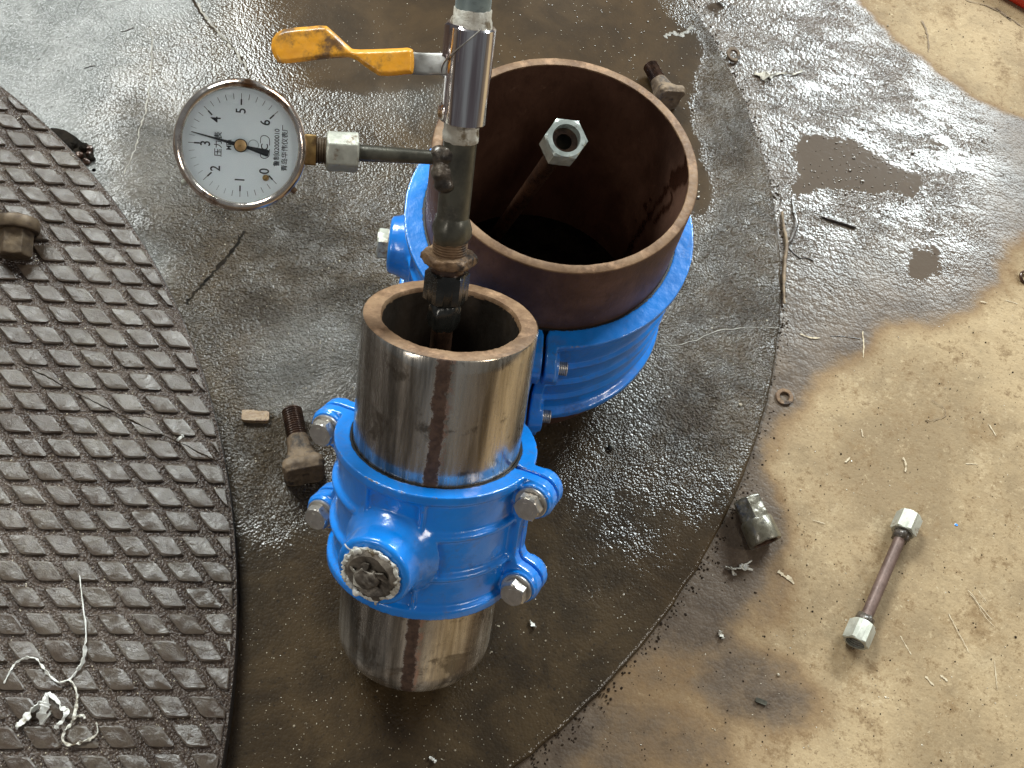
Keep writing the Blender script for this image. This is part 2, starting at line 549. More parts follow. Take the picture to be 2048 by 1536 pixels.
def hexnut(bm, af, h, hole=0.0, ch=.10, M=None, depth=None, n=72, flat=False):
    """hexagonal nut or bolt head from z=0 to h; hole radius; chamfered corners on the top (and bottom)"""
    M = M or Matrix()
    rc = af / 2 / math.cos(PI / 6)
    fr = af / 2 * .98

    def rr(a, lim):
        b = (a % (PI / 3)) - PI / 6
        return min(af / 2 / math.cos(b), lim)
    c = (rc - fr)
    levels = [(0, fr if not flat else rc), (c * .55, rc), (h - c * .55, rc), (h, fr)]
    rings = []
    for z, lim in levels:
        rings.append([bm.verts.new(M @ Vector((rr(2 * PI * i / n, lim) * math.cos(2 * PI * i / n), rr(2 * PI * i / n, lim) * math.sin(2 * PI * i / n), z))) for i in range(n)])
    if hole > 0:
        d = depth if depth else h
        for r, z in ((hole, h), (hole, h - d)):
            rings.append([bm.verts.new(M @ Vector((r * math.cos(2 * PI * i / n), r * math.sin(2 * PI * i / n), z))) for i in range(n)])
    for A, B in zip(rings, rings[1:]):
        for i in range(n):
            bm.faces.new([A[i], A[(i + 1) % n], B[(i + 1) % n], B[i]])
    if hole > 0 and not depth:
        A, B = rings[-1], rings[0]
        for i in range(n):
            bm.faces.new([A[i], A[(i + 1) % n], B[(i + 1) % n], B[i]])
    else:
        bm.faces.new(rings[-1])
        bm.faces.new(rings[0][::-1])


def thread_prof(r, z0, z1, pitch, dep, inner=None):
    n = max(2, int(round((z1 - z0) / pitch)))
    p = []
    for i in range(n):
        a = z0 + (z1 - z0) * i / n
        q = (z1 - z0) / n
        p += [(r - dep, a), (r - dep * .15, a + q * .35), (r, a + q * .5), (r - dep * .15, a + q * .65)]
    p.append((r - dep, z1))
    return p


def sweep(bm, pts, rad, n=10, flat=1.0, cap=True, up=None):
    """tube through points; rad number or list; flat squashes it"""
    P = [Vector(p) for p in pts]
    rings = []
    prev = None
    for i, p in enumerate(P):
        t = (P[min(i + 1, len(P) - 1)] - P[max(i - 1, 0)]).normalized()
        u = Vector(up) if up is not None else (prev if prev is not None else (Vector((0, 0, 1)) if abs(t.z) < .9 else Vector((1, 0, 0))))
        u = (u - t * u.dot(t)).normalized()
        prev = u
        v = t.cross(u)
        r = rad[i] if isinstance(rad, (list, tuple)) else rad
        rings.append([bm.verts.new(p + u * (r * flat * math.cos(2 * PI * k / n)) + v * (r * math.sin(2 * PI * k / n))) for k in range(n)])
    for A, B in zip(rings, rings[1:]):
        for k in range(n):
            bm.faces.new([A[k], A[(k + 1) % n], B[(k + 1) % n], B[k]])
    if cap:
        bm.faces.new(rings[0][::-1])
        bm.faces.new(rings[-1])


def spline(pts, k=6):
    P = [Vector(p) for p in pts]
    out = []
    for i in range(len(P) - 1):
        a, b, c, d = P[max(i - 1, 0)], P[i], P[i + 1], P[min(i + 2, len(P) - 1)]
        for j in range(k):
            t = j / k
            out.append(.5 * ((2 * b) + (c - a) * t + (2 * a - 5 * b + 4 * c - d) * t * t + (3 * b - a - 3 * c + d) * t ** 3))
    out.append(P[-1])
    return out


def roughen(me, amp, scale, seed=0.0, keep=None):
    me.update()
    ns = [v.normal.copy() for v in me.vertices]
    off = Vector((seed, seed * 1.7, seed * .3))
    for v, nn in zip(me.vertices, ns):
        a = amp * (keep(v.co) if keep else 1.0)
        v.co += nn * (a * (noise.noise(v.co * scale + off) + .5 * noise.noise(v.co * scale * 2.3 + off)))
    me.update()
    return me


def cast(bm, voxel=.0011, it=4, sharp=None):
    """weld the overlapping solids into one smooth casting"""
    bmesh.ops.recalc_face_normals(bm, faces=bm.faces)
    me = bpy.data.meshes.new('tmp')
    bm.to_mesh(me)
    bm.free()
    o = bpy.data.objects.new('tmp', me)
    COL.objects.link(o)
    m = o.modifiers.new('r', 'REMESH')
    m.mode = 'VOXEL'
    m.voxel_size = voxel
    m.use_smooth_shade = True
    s = o.modifiers.new('s', 'SMOOTH')
    s.factor = .5
    s.iterations = it
    dg = bpy.context.evaluated_depsgraph_get()
    dg.update()
    out = bpy.data.meshes.new_from_object(o.evaluated_get(dg))
    bpy.data.objects.remove(o)
    out.materials.clear()
    for p in out.polygons:
        p.use_smooth = True
    return out


def rpoly(w, h, r, k=6):
    """rounded rectangle centred on the origin"""
    p = []
    for cx, cy, a in ((w / 2 - r, h / 2 - r, 0), (-w / 2 + r, h / 2 - r, 90), (-w / 2 + r, -h / 2 + r, 180), (w / 2 - r, -h / 2 + r, 270)):
        for i in range(k + 1):
            b = R(a + 90 * i / k)
            p.append((cx + r * math.cos(b), cy + r * math.sin(b)))
    return p


def copy_tree(root, mw, label=None):
    r = root.copy()
    COL.objects.link(r)
    r.matrix_world = mw
    if label:
        r['label'] = label
    for ch in list(root.children):
        c = ch.copy()
        COL.objects.link(c)
        c.parent = r
        for g in ch.children:
            d = g.copy()
            COL.objects.link(d)
            d.parent = c
    return r


# ---------------------------------------------------------------- polygons of stains (world metres)
def pix(poly, z=0.0):
    return np.array([at(u, v, z)[:2] for u, v in poly])


def sdist(P, poly):
    """signed distance of points P to polygon, positive inside"""
    n = len(poly)
    dmin = np.full(len(P), 1e9)
    ins = np.zeros(len(P), bool)
    for i in range(n):
        a, b = poly[i], poly[(i + 1) % n]
        ab = b - a
        t = np.clip(((P - a) @ ab) / (ab @ ab + 1e-12), 0, 1)
        d = np.hypot(*(P - (a + t[:, None] * ab)).T)
        dmin = np.minimum(dmin, d)
        c = ((a[1] > P[:, 1]) != (b[1] > P[:, 1])) & (P[:, 0] < (b[0] - a[0]) * (P[:, 1] - a[1]) / (b[1] - a[1] + 1e-12) + a[0])
        ins ^= c
    return np.where(ins, dmin, -dmin)


def smooth(x, a, b):
    t = np.clip((x - a) / (b - a), 0, 1)
    return t * t * (3 - 2 * t)


def field(P, scale, seed):
    return np.array([noise.noise(Vector((x * scale, y * scale, seed))) for x, y in P])


def setattr_f(me, name, vals):
    a = me.attributes.new(name, 'FLOAT', 'POINT')
    a.data.foreach_set('value', np.asarray(vals, dtype=np.float32))


# ---------------------------------------------------------------- floor
FZ = -.006
dry1 = pix([(1500, -520), (1660, -120), (1720, 10), (1785, 75), (1865, 140), (1905, 168), (1985, 214), (2150, 268), (2500, 300), (3000, 200), (3000, -520)], FZ)
dry2 = pix([(4200, 700), (3000, 520), (2500, 440), (2150, 455), (2048, 470), (2012, 487), (2002, 560), (1935, 618), (1870, 640), (1780, 650), (1735, 690), (1670, 740), (1610, 790),
            (1565, 860), (1525, 930), (1560, 1010), (1575, 1080), (1540, 1130), (1522, 1190), (1450, 1262), (1510, 1305), (1585, 1335), (1605, 1385), (1560, 1440),
            (1450, 1450), (1380, 1400), (1300, 1400), (1240, 1440), (1150, 1560), (1060, 1680), (900, 2100), (900, 2900), (4200, 2900)], FZ)
pudf = [pix(q, FZ) for q in ([(1572, 300), (1600, 272), (1700, 285), (1760, 312), (1832, 352), (1820, 378), (1770, 388), (1590, 388)],
                             [(1843, 265), (1895, 275), (1897, 297), (1842, 293)],
                             [(1820, 497), (1865, 490), (1892, 535), (1855, 568), (1815, 550)])]


def axis_vals(lo, hi, step, ext):
    v = list(np.arange(lo, hi + 1e-6, step))
    g = step
    a, b = [], []
    x = hi
    while x < ext:
        g *= 1.5
        x += g
        b.append(x)
    g = step
    x = lo
    while x > -ext:
        g *= 1.5
        x -= g
        a.append(x)
    return np.array(a[::-1] + v + b)


def build_floor():
    xs = axis_vals(-.75, .75, .006, 6)
    ys = axis_vals(-.05, 1.25, .006, 6)
    X, Y = np.meshgrid(xs, ys)
    P = np.c_[X.ravel(), Y.ravel()]
    near = (np.abs(P[:, 0]) < .9) & (P[:, 1] > -.2) & (P[:, 1] < 1.5)
    wob = np.zeros(len(P))
    wob[near] = field(P[near], 14, 3.1) * .012 + field(P[near], 45, 9.1) * .006
    d = np.maximum(sdist(P, dry1) * 1.6, sdist(P, dry2)) + wob
    wet = 1 - smooth(d, -.022, .026)
    # half-moist brown area below the round plate
    c = at(1400, 1400, FZ)
    e = np.hypot((P[:, 0] - c.x) / .10, (P[:, 1] - c.y) / .045)
    wet = np.maximum(wet * (1 - .45 * (1 - smooth(e, .6, 1.6))), .0)
    for (u_, v_), rx, ry, k_ in (((1490, 1375), .062, .040, .88), ((1340, 1470), .085, .040, .62), ((1230, 1500), .050, .030, .7), ((1530, 1180), .03, .05, .5)):
        c = at(u_, v_, FZ)
        e = np.hypot((P[:, 0] - c.x) / rx, (P[:, 1] - c.y) / ry) + wob * 30
        wet = np.maximum(wet, k_ * (1 - smooth(e, .30, 1.55)))
    pud = np.zeros(len(P))
    for q in pudf:
        pud = np.maximum(pud, smooth(sdist(P, q) + wob * 1.2, -.014, .010))
    zz = np.full(len(P), FZ)
    zz[near] += field(P[near], 22, 5.5) * .0009 * (1 - pud[near])
    nx, ny = len(xs), len(ys)
    idx = np.arange(nx * ny).reshape(ny, nx)
    F = np.stack([idx[:-1, :-1], idx[:-1, 1:], idx[1:, 1:], idx[1:, :-1]], -1).reshape(-1, 4)
    me = bpy.data.meshes.new('floor')
    me.from_pydata(np.c_[P, zz].tolist(), [], F.tolist())
    for p in me.polygons:
        p.use_smooth = True
    setattr_f(me, 'wet', wet)
    setattr_f(me, 'puddle', pud)
    gp = pix([(1340, -80), (1690, -80), (1770, 80), (1890, 190), (1990, 250), (2010, 330), (1960, 430), (1890, 540), (1720, 520), (1540, 600), (1520, 400), (1480, 220), (1380, 20)], FZ)
    gl = smooth(sdist(P, gp) + wob * 1.5 + np.where(near, field(P, 11, 8.8) * .035, 0), -.07, .075)
    setattr_f(me, 'gloss', gl)
    o = add('floor', me, MF)
    o['kind'] = 'structure'


build_floor()


# ---------------------------------------------------------------- big round plate
DC = Vector((-.47585, .66442))
DR = .7327


def build_disc():
    pud = [pix(q) for q in ([(430, -60), (470, 60), (560, 200), (700, 190), (850, 160), (1000, 130), (1290, 200), (1330, 290), (1380, 420), (1400, 470), (1440, 380), (1420, 240), (1400, 120), (1350, 10), (1340, -60)],)]
    wet = [pix(q) for q in ([(-300, -300), (400, -300), (420, 20), (300, 60), (200, 200), (260, 420), (330, 560), (100, 560), (-300, 300)],)]
    nr, na = 118, 560
    rs = np.r_[np.linspace(.002, DR - .005, nr), DR - .0024, DR - .0007, DR, DR]
    zs = np.r_[np.zeros(nr), -.0004, -.0015, -.0032, FZ - .002]
    A = np.linspace(0, 2 * PI, na, endpoint=False)
    RR, AA = np.meshgrid(rs, A, indexing='ij')
    edge = np.array([noise.noise(Vector((math.cos(a) * 30, math.sin(a) * 30, 1))) for a in A]) * .0014 + np.array([noise.noise(Vector((math.cos(a) * 90, math.sin(a) * 90, 4))) for a in A]) * .0008
    RR = RR + edge[None, :] * (RR > DR - .003)
    P = np.c_[(DC.x + RR * np.cos(AA)).ravel(), (DC.y + RR * np.sin(AA)).ravel()]
    Z = np.repeat(zs, na)
    wob = field(P, 12, 2.2) * .03 + field(P, 40, 7.2) * .008
    pm = np.zeros(len(P))
    for q in pud:
        pm = np.maximum(pm, smooth(sdist(P, q) + wob, -.02, .02))
    # shallow film patches towards the bottom
    pm = np.maximum(pm, .55 * smooth(field(P, 6, 11.0) + (at(900, 900).y - P[:, 1]) * 1.5, .25, .7))
    wm = np.zeros(len(P))
    for q in wet:
        wm = np.maximum(wm, smooth(sdist(P, q) + wob, -.03, .03))
    wm = np.maximum(wm, .35 * smooth(field(P, 5, 21.0), .0, .5) * (P[:, 1] > .45))
    nrr = len(rs)
    idx = np.arange(nrr * na).reshape(nrr, na)
    B = np.roll(idx, -1, 1)
    F = np.stack([idx[:-1], idx[1:], B[1:], B[:-1]], -1).reshape(-1, 4)
    me = bpy.data.meshes.new('steel_plate')
    me.from_pydata(np.c_[P, Z].tolist(), [], F.tolist() + [list(range(na))[::-1]])
    for p in me.polygons:
        p.use_smooth = True
    setattr_f(me, 'wet', wm)
    setattr_f(me, 'puddle', pm)
    gr = np.full(len(P), .12)
    for q, val in (([(300, 250), (480, 330), (760, 380), (900, 600), (720, 800), (640, 1000), (500, 1010), (440, 760), (330, 520), (260, 380)], 1.0),
                   ([(1380, 400), (1470, 330), (1580, 400), (1590, 600), (1580, 800), (1500, 900), (1330, 950), (1180, 1000), (1130, 900), (1270, 730), (1350, 520)], .8),
                   ([(1300, 60), (1500, 60), (1600, 420), (1460, 500), (1400, 420)], .9), ([(1080, 900), (1400, 900), (1500, 960), (1380, 1200), (1150, 1250)], .35)):
        gr = np.maximum(gr, val * smooth(sdist(P, pix(q)) + wob * 1.3, -.10, .08))
    setattr_f(me, 'grain', gr)
    root = thing('steel_plate', 'large round dark plate lying on the floor under the pipes, wet and gritty', 'plate', T((DC.x, DC.y, 0)))
    o = add('plate_body', me, MD, root, T((-DC.x, -DC.y, 0)))
    return root


disc = build_disc()


def strip_on(name, pts_px, w, mat, parent, z=.0006, zp=0.0, jit=.0012, seed=1, off=Vector((0, 0, 0)), raised=0.0):
    """thin irregular line (crack, seam) following the surface"""
    rg = random.Random(seed)
    P = spline([at(u, v, zp) for u, v in pts_px], 8)
    bm = bmesh.new()
    L, Rr, Mid = [], [], []
    for i, p in enumerate(P):
        t = (P[min(i + 1, len(P) - 1)] - P[max(i - 1, 0)]).normalized()
        nrm = Vector((-t.y, t.x, 0))
        p = p + nrm * rg.uniform(-jit, jit)
        ww = w * rg.uniform(.35, 1.3) * (0.25 if i in (0, len(P) - 1) else 1)
        L.append(bm.verts.new(p + nrm * ww + Vector((0, 0, z)) - off))
        Mid.append(bm.verts.new(p + Vector((0, 0, z + raised)) - off))
        Rr.append(bm.verts.new(p - nrm * ww + Vector((0, 0, z)) - off))
    for i in range(len(P) - 1):
        bm.faces.new([L[i], Mid[i], Mid[i + 1], L[i + 1]])
        bm.faces.new([Mid[i], Rr[i], Rr[i + 1], Mid[i + 1]])
    return add(name, finish(bm, 60), mat, parent)


OD = Vector((DC.x, DC.y, 0))
strip_on('crack', [(490, 462), (465, 500), (440, 530), (408, 566)], .0019, MDARK, disc, off=OD, seed=3)
strip_on('crack', [(408, 566), (390, 585), (372, 608)], .0014, MDARK, disc, off=OD, seed=5)
strip_on('crack', [(382, -10), (400, 25), (418, 50), (440, 70), (465, 95), (482, 120), (498, 148)], .0013, MCRACK, disc, off=OD, seed=6)
strip_on('scum_line', [(395, 5), (412, 36), (430, 58), (452, 82), (474, 108), (495, 140)], .0021, MPALE, disc, off=OD, seed=7, z=.0003, raised=.0004)
strip_on('scum_line', [(302, 62), (305, 110), (300, 160), (293, 215), (280, 260), (270, 300), (248, 350)], .0008, MPALE, disc, off=OD, seed=8, z=.0003, raised=.0004)
strip_on('scum_line', [(1328, 74), (1345, 66), (1362, 70), (1385, 54)], .0030, MSCUM, disc, off=OD, seed=9, z=.0003, raised=.0003, jit=.0015)
strip_on('crack', [(1180, 620), (1330, 690), (1450, 660), (1560, 655)], .0004, MPALE, disc, off=OD, seed=19)


MSCR = simple('pale_scratch', (.38, .29, .18), (.54, .45, .31), 200, (.6, .8), 0, 300, .4, .0004)
FL = bpy.data.objects['floor']
for k, (pp, w) in enumerate([([(1940, 1188), (1960, 1212), (1984, 1240)], .0006), ([(1956, 1180), (1972, 1204)], .0004), ([(1896, 1226), (1912, 1256), (1938, 1306)], .0007),
                             ([(1725, 662), (1727, 690), (1726, 716)], .0010), ([(1806, 915), (1812, 930), (1810, 944)], .0012), ([(1978, 850), (1992, 872)], .0012), ([(1930, 927), (1955, 929)], .0009),
                             ([(1800, 1272), (1812, 1292), (1822, 1310)], .0008), ([(1556, 1142), (1568, 1152), (1584, 1160)], .0024), ([(1574, 1150), (1588, 1168)], .0016), ([(1722, 858), (1726, 874)], .0012),
                             ([(1850, 1352), (1868, 1372)], .0012), ([(1988, 1320), (1994, 1380)], .0006), ([(1600, 668), (1622, 676), (1640, 676)], .0012), ([(1880, 1350), (1895, 1362)], .0016), ([(1960, 603), (1975, 606)], .0008),
                             ([(2010, 600), (2035, 608)], .0008), ([(1935, 1180), (1950, 1196), (1965, 1226), (1990, 1256)], .0004), ([(1690, 925), (1700, 915)], .0014), ([(1625, 1040), (1650, 1048)], .0008)]):
    strip_on('scratch', pp, w * .75, MSCR, FL, z=.0005, zp=FZ + .0004, seed=60 + k, jit=.0003)
for k, (pp, w) in enumerate([([(1862, 800), (1885, 815), (1890, 830), (1870, 840), (1850, 838)], .0004), ([(1990, 15), (2010, 30), (2022, 42)], .0016), ([(1842, 40), (1855, 70), (1856, 105)], .0010), ([(1930, 0), (1980, 15), (2048, 55)], .0010)]):
    strip_on('dirt_line', pp, w, MDIRTL, FL, z=.0005, zp=FZ + .0004, seed=90 + k, jit=.0010)


# ---------------------------------------------------------------- tread plate with its studs
TZ = .019
KT = (CAM.z - TZ) / (CAM.z - .009)
TC = Vector((-.94199, .00089)) * KT
TR = .80543 * KT
L0 = Vector((-.34281, .49785)) * KT
LA = Vector((.02817, .00757)) * KT
LB = Vector((.02311, -.01777)) * KT


def build_tread():
    bm = bmesh.new()
    lathe(bm, [(1e-4, .004), (1e-4, TZ), (.3, TZ), (TR - .0014, TZ), (TR - .0008, TZ - .0003), (TR - .0008, .004)], 420, close=True)
    me = finish(bm, 40)
    root = thing('tread_plate', 'worn round plate with raised diamond tread lying along the left edge', 'tread plate', T((TC.x, TC.y, 0)))
    add('plate_body', me, MTB, root)
    off = Vector((TC.x, TC.y))
    bm = bmesh.new()
    lathe(bm, [(TR - .02, .0003), (TR - .0009, .0003), (TR, .0010), (TR, TZ - .0014), (TR - .0006, TZ - .0006), (TR - .02, TZ - .0006)], 420, close=True)
    add('plate_edge', finish(bm, 40), simple('plate_edge_painted_shade', (.010, .008, .007), (.028, .022, .018), 60, (.5, .7), 0, 200, .6, .001), root)  # side wall coloured black to carry the shade along the edge

    def stud_poly(rg):
        # rounded rhombus in (a, b) lattice units
        c = [(0, 0), (.735, 0), (.735, .775), (0, .775)]
        c = [(x + rg.uniform(-.018, .018), y + rg.uniform(-.02, .02)) for x, y in c]
        out = []
        for k in range(4):
            p0, p1, p2 = c[k - 1], c[k], c[(k + 1) % 4]
            r = .12
            for t in (0, .5, 1):
                ax, ay = p1[0] + (p0[0] - p1[0]) * r / .7, p1[1] + (p0[1] - p1[1]) * r / .7
                bx, by = p1[0] + (p2[0] - p1[0]) * r / .7, p1[1] + (p2[1] - p1[1]) * r / .7
                q = ((1 - t) ** 2 * ax + 2 * t * (1 - t) * p1[0] + t * t * bx, (1 - t) ** 2 * ay + 2 * t * (1 - t) * p1[1] + t * t * by)
                out.append(q)
        return [LA * x + LB * y for x, y in out]

    def stud_mesh(poly, rg, h=.0027):
        bm = bmesh.new()
        n = len(poly)
        c = sum(poly, Vector((0, 0))) / n
        lo = [bm.verts.new((p.x, p.y, 0)) for p in poly]
        md = [bm.verts.new((*(p - (p - c).normalized() * .0004), h * .78)) for p in poly]
        tilt = Vector((rg.uniform(-.035, .035), rg.uniform(-.035, .035)))
        up = [bm.verts.new((*(p - (p - c).normalized() * .0021), h + (p - c).dot(tilt))) for p in poly]
        ce = bm.verts.new((c.x, c.y, h + rg.uniform(-.0003, .0002)))
        for A, B in ((lo, md), (md, up)):
            for i in range(n):
                bm.faces.new([A[i], A[(i + 1) % n], B[(i + 1) % n], B[i]])
        for i in range(n):
            bm.faces.new([up[i], up[(i + 1) % n], ce])
        return finish(bm, 18)

    rg = random.Random(11)
    var = []
    for k in range(9):
        p = stud_poly(rg)
        m = stud_mesh(p, rg)
        m.materials.append(MTS)
        var.append((p, m))
    nst = 0
    RI = TR - .0035
    for j in range(-15, 22):
        for i in range(-26, 5):
            o = L0 + LA * i + LB * j
            w = Vector((o.x, o.y, TZ)) - CAM
            z = w.dot(FW)
            u = 1024 + FPX * w.dot(RT) / z
            v = 768 - FPX * w.dot(UP) / z
            if u < -150 or v < -70 or v > 1680 or u > 560:
                continue
            p, m = var[rg.randrange(9)]
            q = [o - off + x for x in p]
            rr = [x.length for x in q]
            if min(rr) > RI - .003:
                continue
            if max(rr) > RI:
                # clip by the rim
                qq = []
                for a in range(len(q)):
                    A, B = q[a], q[(a + 1) % len(q)]
                    ia, ib = A.length <= RI, B.length <= RI
                    if ia:
                        qq.append(A)
                    if ia != ib:
                        lo, hi = 0.0, 1.0
                        for _ in range(24):
                            md = (lo + hi) / 2
                            if ((A + (B - A) * md).length <= RI) == ia:
                                lo = md
                            else:
                                hi = md
                        qq.append(A + (B - A) * lo)
                if len(qq) < 3:
                    continue
                ar = abs(sum(qq[k].x * qq[(k + 1) % len(qq)].y - qq[(k + 1) % len(qq)].x * qq[k].y for k in range(len(qq)))) / 2
                if ar < 4e-5:
                    continue
                base = qq[0]
                mm = stud_mesh([x - base for x in qq], rg)
                s = add('tread_stud', mm, MTS, root, T((base.x, base.y, TZ)))
            else:
                b = o - off
                s = add('tread_stud', m, MTS, root, T((b.x, b.y, TZ - rg.uniform(0, .0003))))
            nst += 1
    # cracked groove running across the studs
    O3 = Vector((TC.x, TC.y, 0))
    strip_on('crack', [(40, 732), (88, 752), (125, 773), (157, 790), (218, 820), (257, 840), (320, 870), (355, 885), (420, 917), (455, 932)], .0007, MCRACK, root, z=.0026, zp=TZ, jit=.0005, seed=4, off=O3, raised=.0005)
    print('studs', nst)
    return root


tread = build_tread()


def ring_prof(ri, ro, z0, z1, ch=.0008):
    return [(ri, z0), (ro, z0), (ro, z1 - ch), (ro - ch, z1), (ri + ch, z1), (ri, z1 - ch)]


# ---------------------------------------------------------------- large rusty pipe
PX, PY = -.00387, .61205
P2 = Vector((PX, PY, 0))
R2, R2I, H2 = .1095, .1011, .270


def build_pipe2():
    root = thing('large_pipe', 'large rusty brown open pipe standing upright with a blue clamp around it', 'pipe', T(P2))
    # outside and inside walls with a dense inner grid for the drip marks
    na, nz = 300, 110

    def hit(u, v):
        d = ray(u, v)
        o = CAM - P2
        a = d.x ** 2 + d.y ** 2
        b = 2 * (o.x * d.x + o.y * d.y)
        c = o.x ** 2 + o.y ** 2 - R2I ** 2
        t = (-b + math.sqrt(max(b * b - 4 * a * c, 0))) / (2 * a)
        p = o + d * t
        return np.array([math.atan2(p.y, p.x) * R2I, p.z])
    A = np.linspace(-PI, PI, na, endpoint=False)
    Zs = np.linspace(.05, H2 - .0005, nz)
    AA, ZZ = np.meshgrid(A, Zs, indexing='ij')
    V = np.c_[(R2I * np.cos(AA)).ravel(), (R2I * np.sin(AA)).ravel(), ZZ.ravel()]
    Q = np.c_[(AA * R2I).ravel(), ZZ.ravel()]
    wob = field(Q, 90, 1.0) * .004 + field(Q, 260, 2.0) * .0015
    wet = np.zeros(len(Q))
    blobs = [([(1376, 322), (1372, 345), (1358, 358), (1348, 362)], .010), ([(1352, 350), (1330, 385), (1310, 415), (1285, 455), (1262, 490), (1238, 525)], .0036),
             ([(1335, 375), (1345, 392), (1338, 412), (1318, 428), (1308, 445)], .0028), ([(1296, 405), (1300, 398), (1290, 415)], .0022), ([(1278, 430), (1272, 442)], .0018)]
    for path, w in blobs:
        pts = [hit(u, v) for u, v in path]
        for a, b in zip(pts, pts[1:]):
            ab = b - a
            t = np.clip(((Q - a) @ ab) / (ab @ ab + 1e-12), 0, 1)
            d = np.hypot(*(Q - (a + t[:, None] * ab)).T)
            wet = np.maximum(wet, smooth(w - d + wob, 0, .0016))
    idx = np.arange(na * nz).reshape(na, nz)
    B = np.roll(idx, -1, 0)
    F = np.stack([idx[:, :-1], idx[:, 1:], B[:, 1:], B[:, :-1]], -1).reshape(-1, 4)
    me = bpy.data.meshes.new('inner_wall')
    me.from_pydata(V.tolist(), [], F.tolist())
    for p in me.polygons:
        p.use_smooth = True
    setattr_f(me, 'wet', wet)
    add('inner_wall', me, MRPI, root)
    bm = bmesh.new()
    lathe(bm, [(R2, 0), (R2, .05), (R2, .1), (R2, .15), (R2, .2), (R2, H2 - .0012), (R2 - .0008, H2 - .0004), (R2 - .002, H2 - .0006)], 160, close=False)
    m2 = finish(bm, 40)
    setattr_f(m2, 'wet', [0.0] * len(m2.vertices))
    add('outer_wall', m2, MRP, root)
    bm = bmesh.new()
    lathe(bm, [(R2I, H2 - .0008), (R2I + .0006, H2), (R2 - .0010, H2), (R2 - .0003, H2 - .0008), (R2 - .0006, H2 - .003), (R2I + .0004, H2 - .003)], 200)
    m3 = finish(bm, 50)
    roughen(m3, .0003, 300, 2)
    add('cut_rim', m3, MRIM, root)
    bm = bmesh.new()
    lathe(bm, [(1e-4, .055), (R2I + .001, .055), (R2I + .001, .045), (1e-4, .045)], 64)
    add('bulkhead', finish(bm), MDARK, root)  # closing disc painted black as the shade deep in the pipe
    return root


pipe2 = build_pipe2()


# ---------------------------------------------------------------- blue split repair clamps
def hex_bolt(parent, M, af=.0185, h=.0085, rw=.0125):
    """hex head with washer; +z of M points out of the lug"""
    bm = bmesh.new()
    lathe(bm, ring_prof(.004, rw, 0, .0022, .0005), 48)
    w = add('washer', finish(bm), MZINC, parent, M)
    bm = bmesh.new()
    hexnut(bm, af, h, M=RZ(rnd.uniform(0, 1)))
    # slightly dished face with a low ring of raised marks
    me = finish(bm, 20)
    b = add('bolt_head', me, MZINC, parent, M @ T((0, 0, .0023)))
    bm = bmesh.new()
    for k in range(3):
        a = 2 * PI * k / 3 + .3
        box(bm, -.0016, .0016, -.0003, .0003, 0, .00035, RZ(a) @ T((0, .0052, h + .0023)))
    add('head_mark', finish(bm), MZINC, b, T((0, 0, -.0023)))
    return b


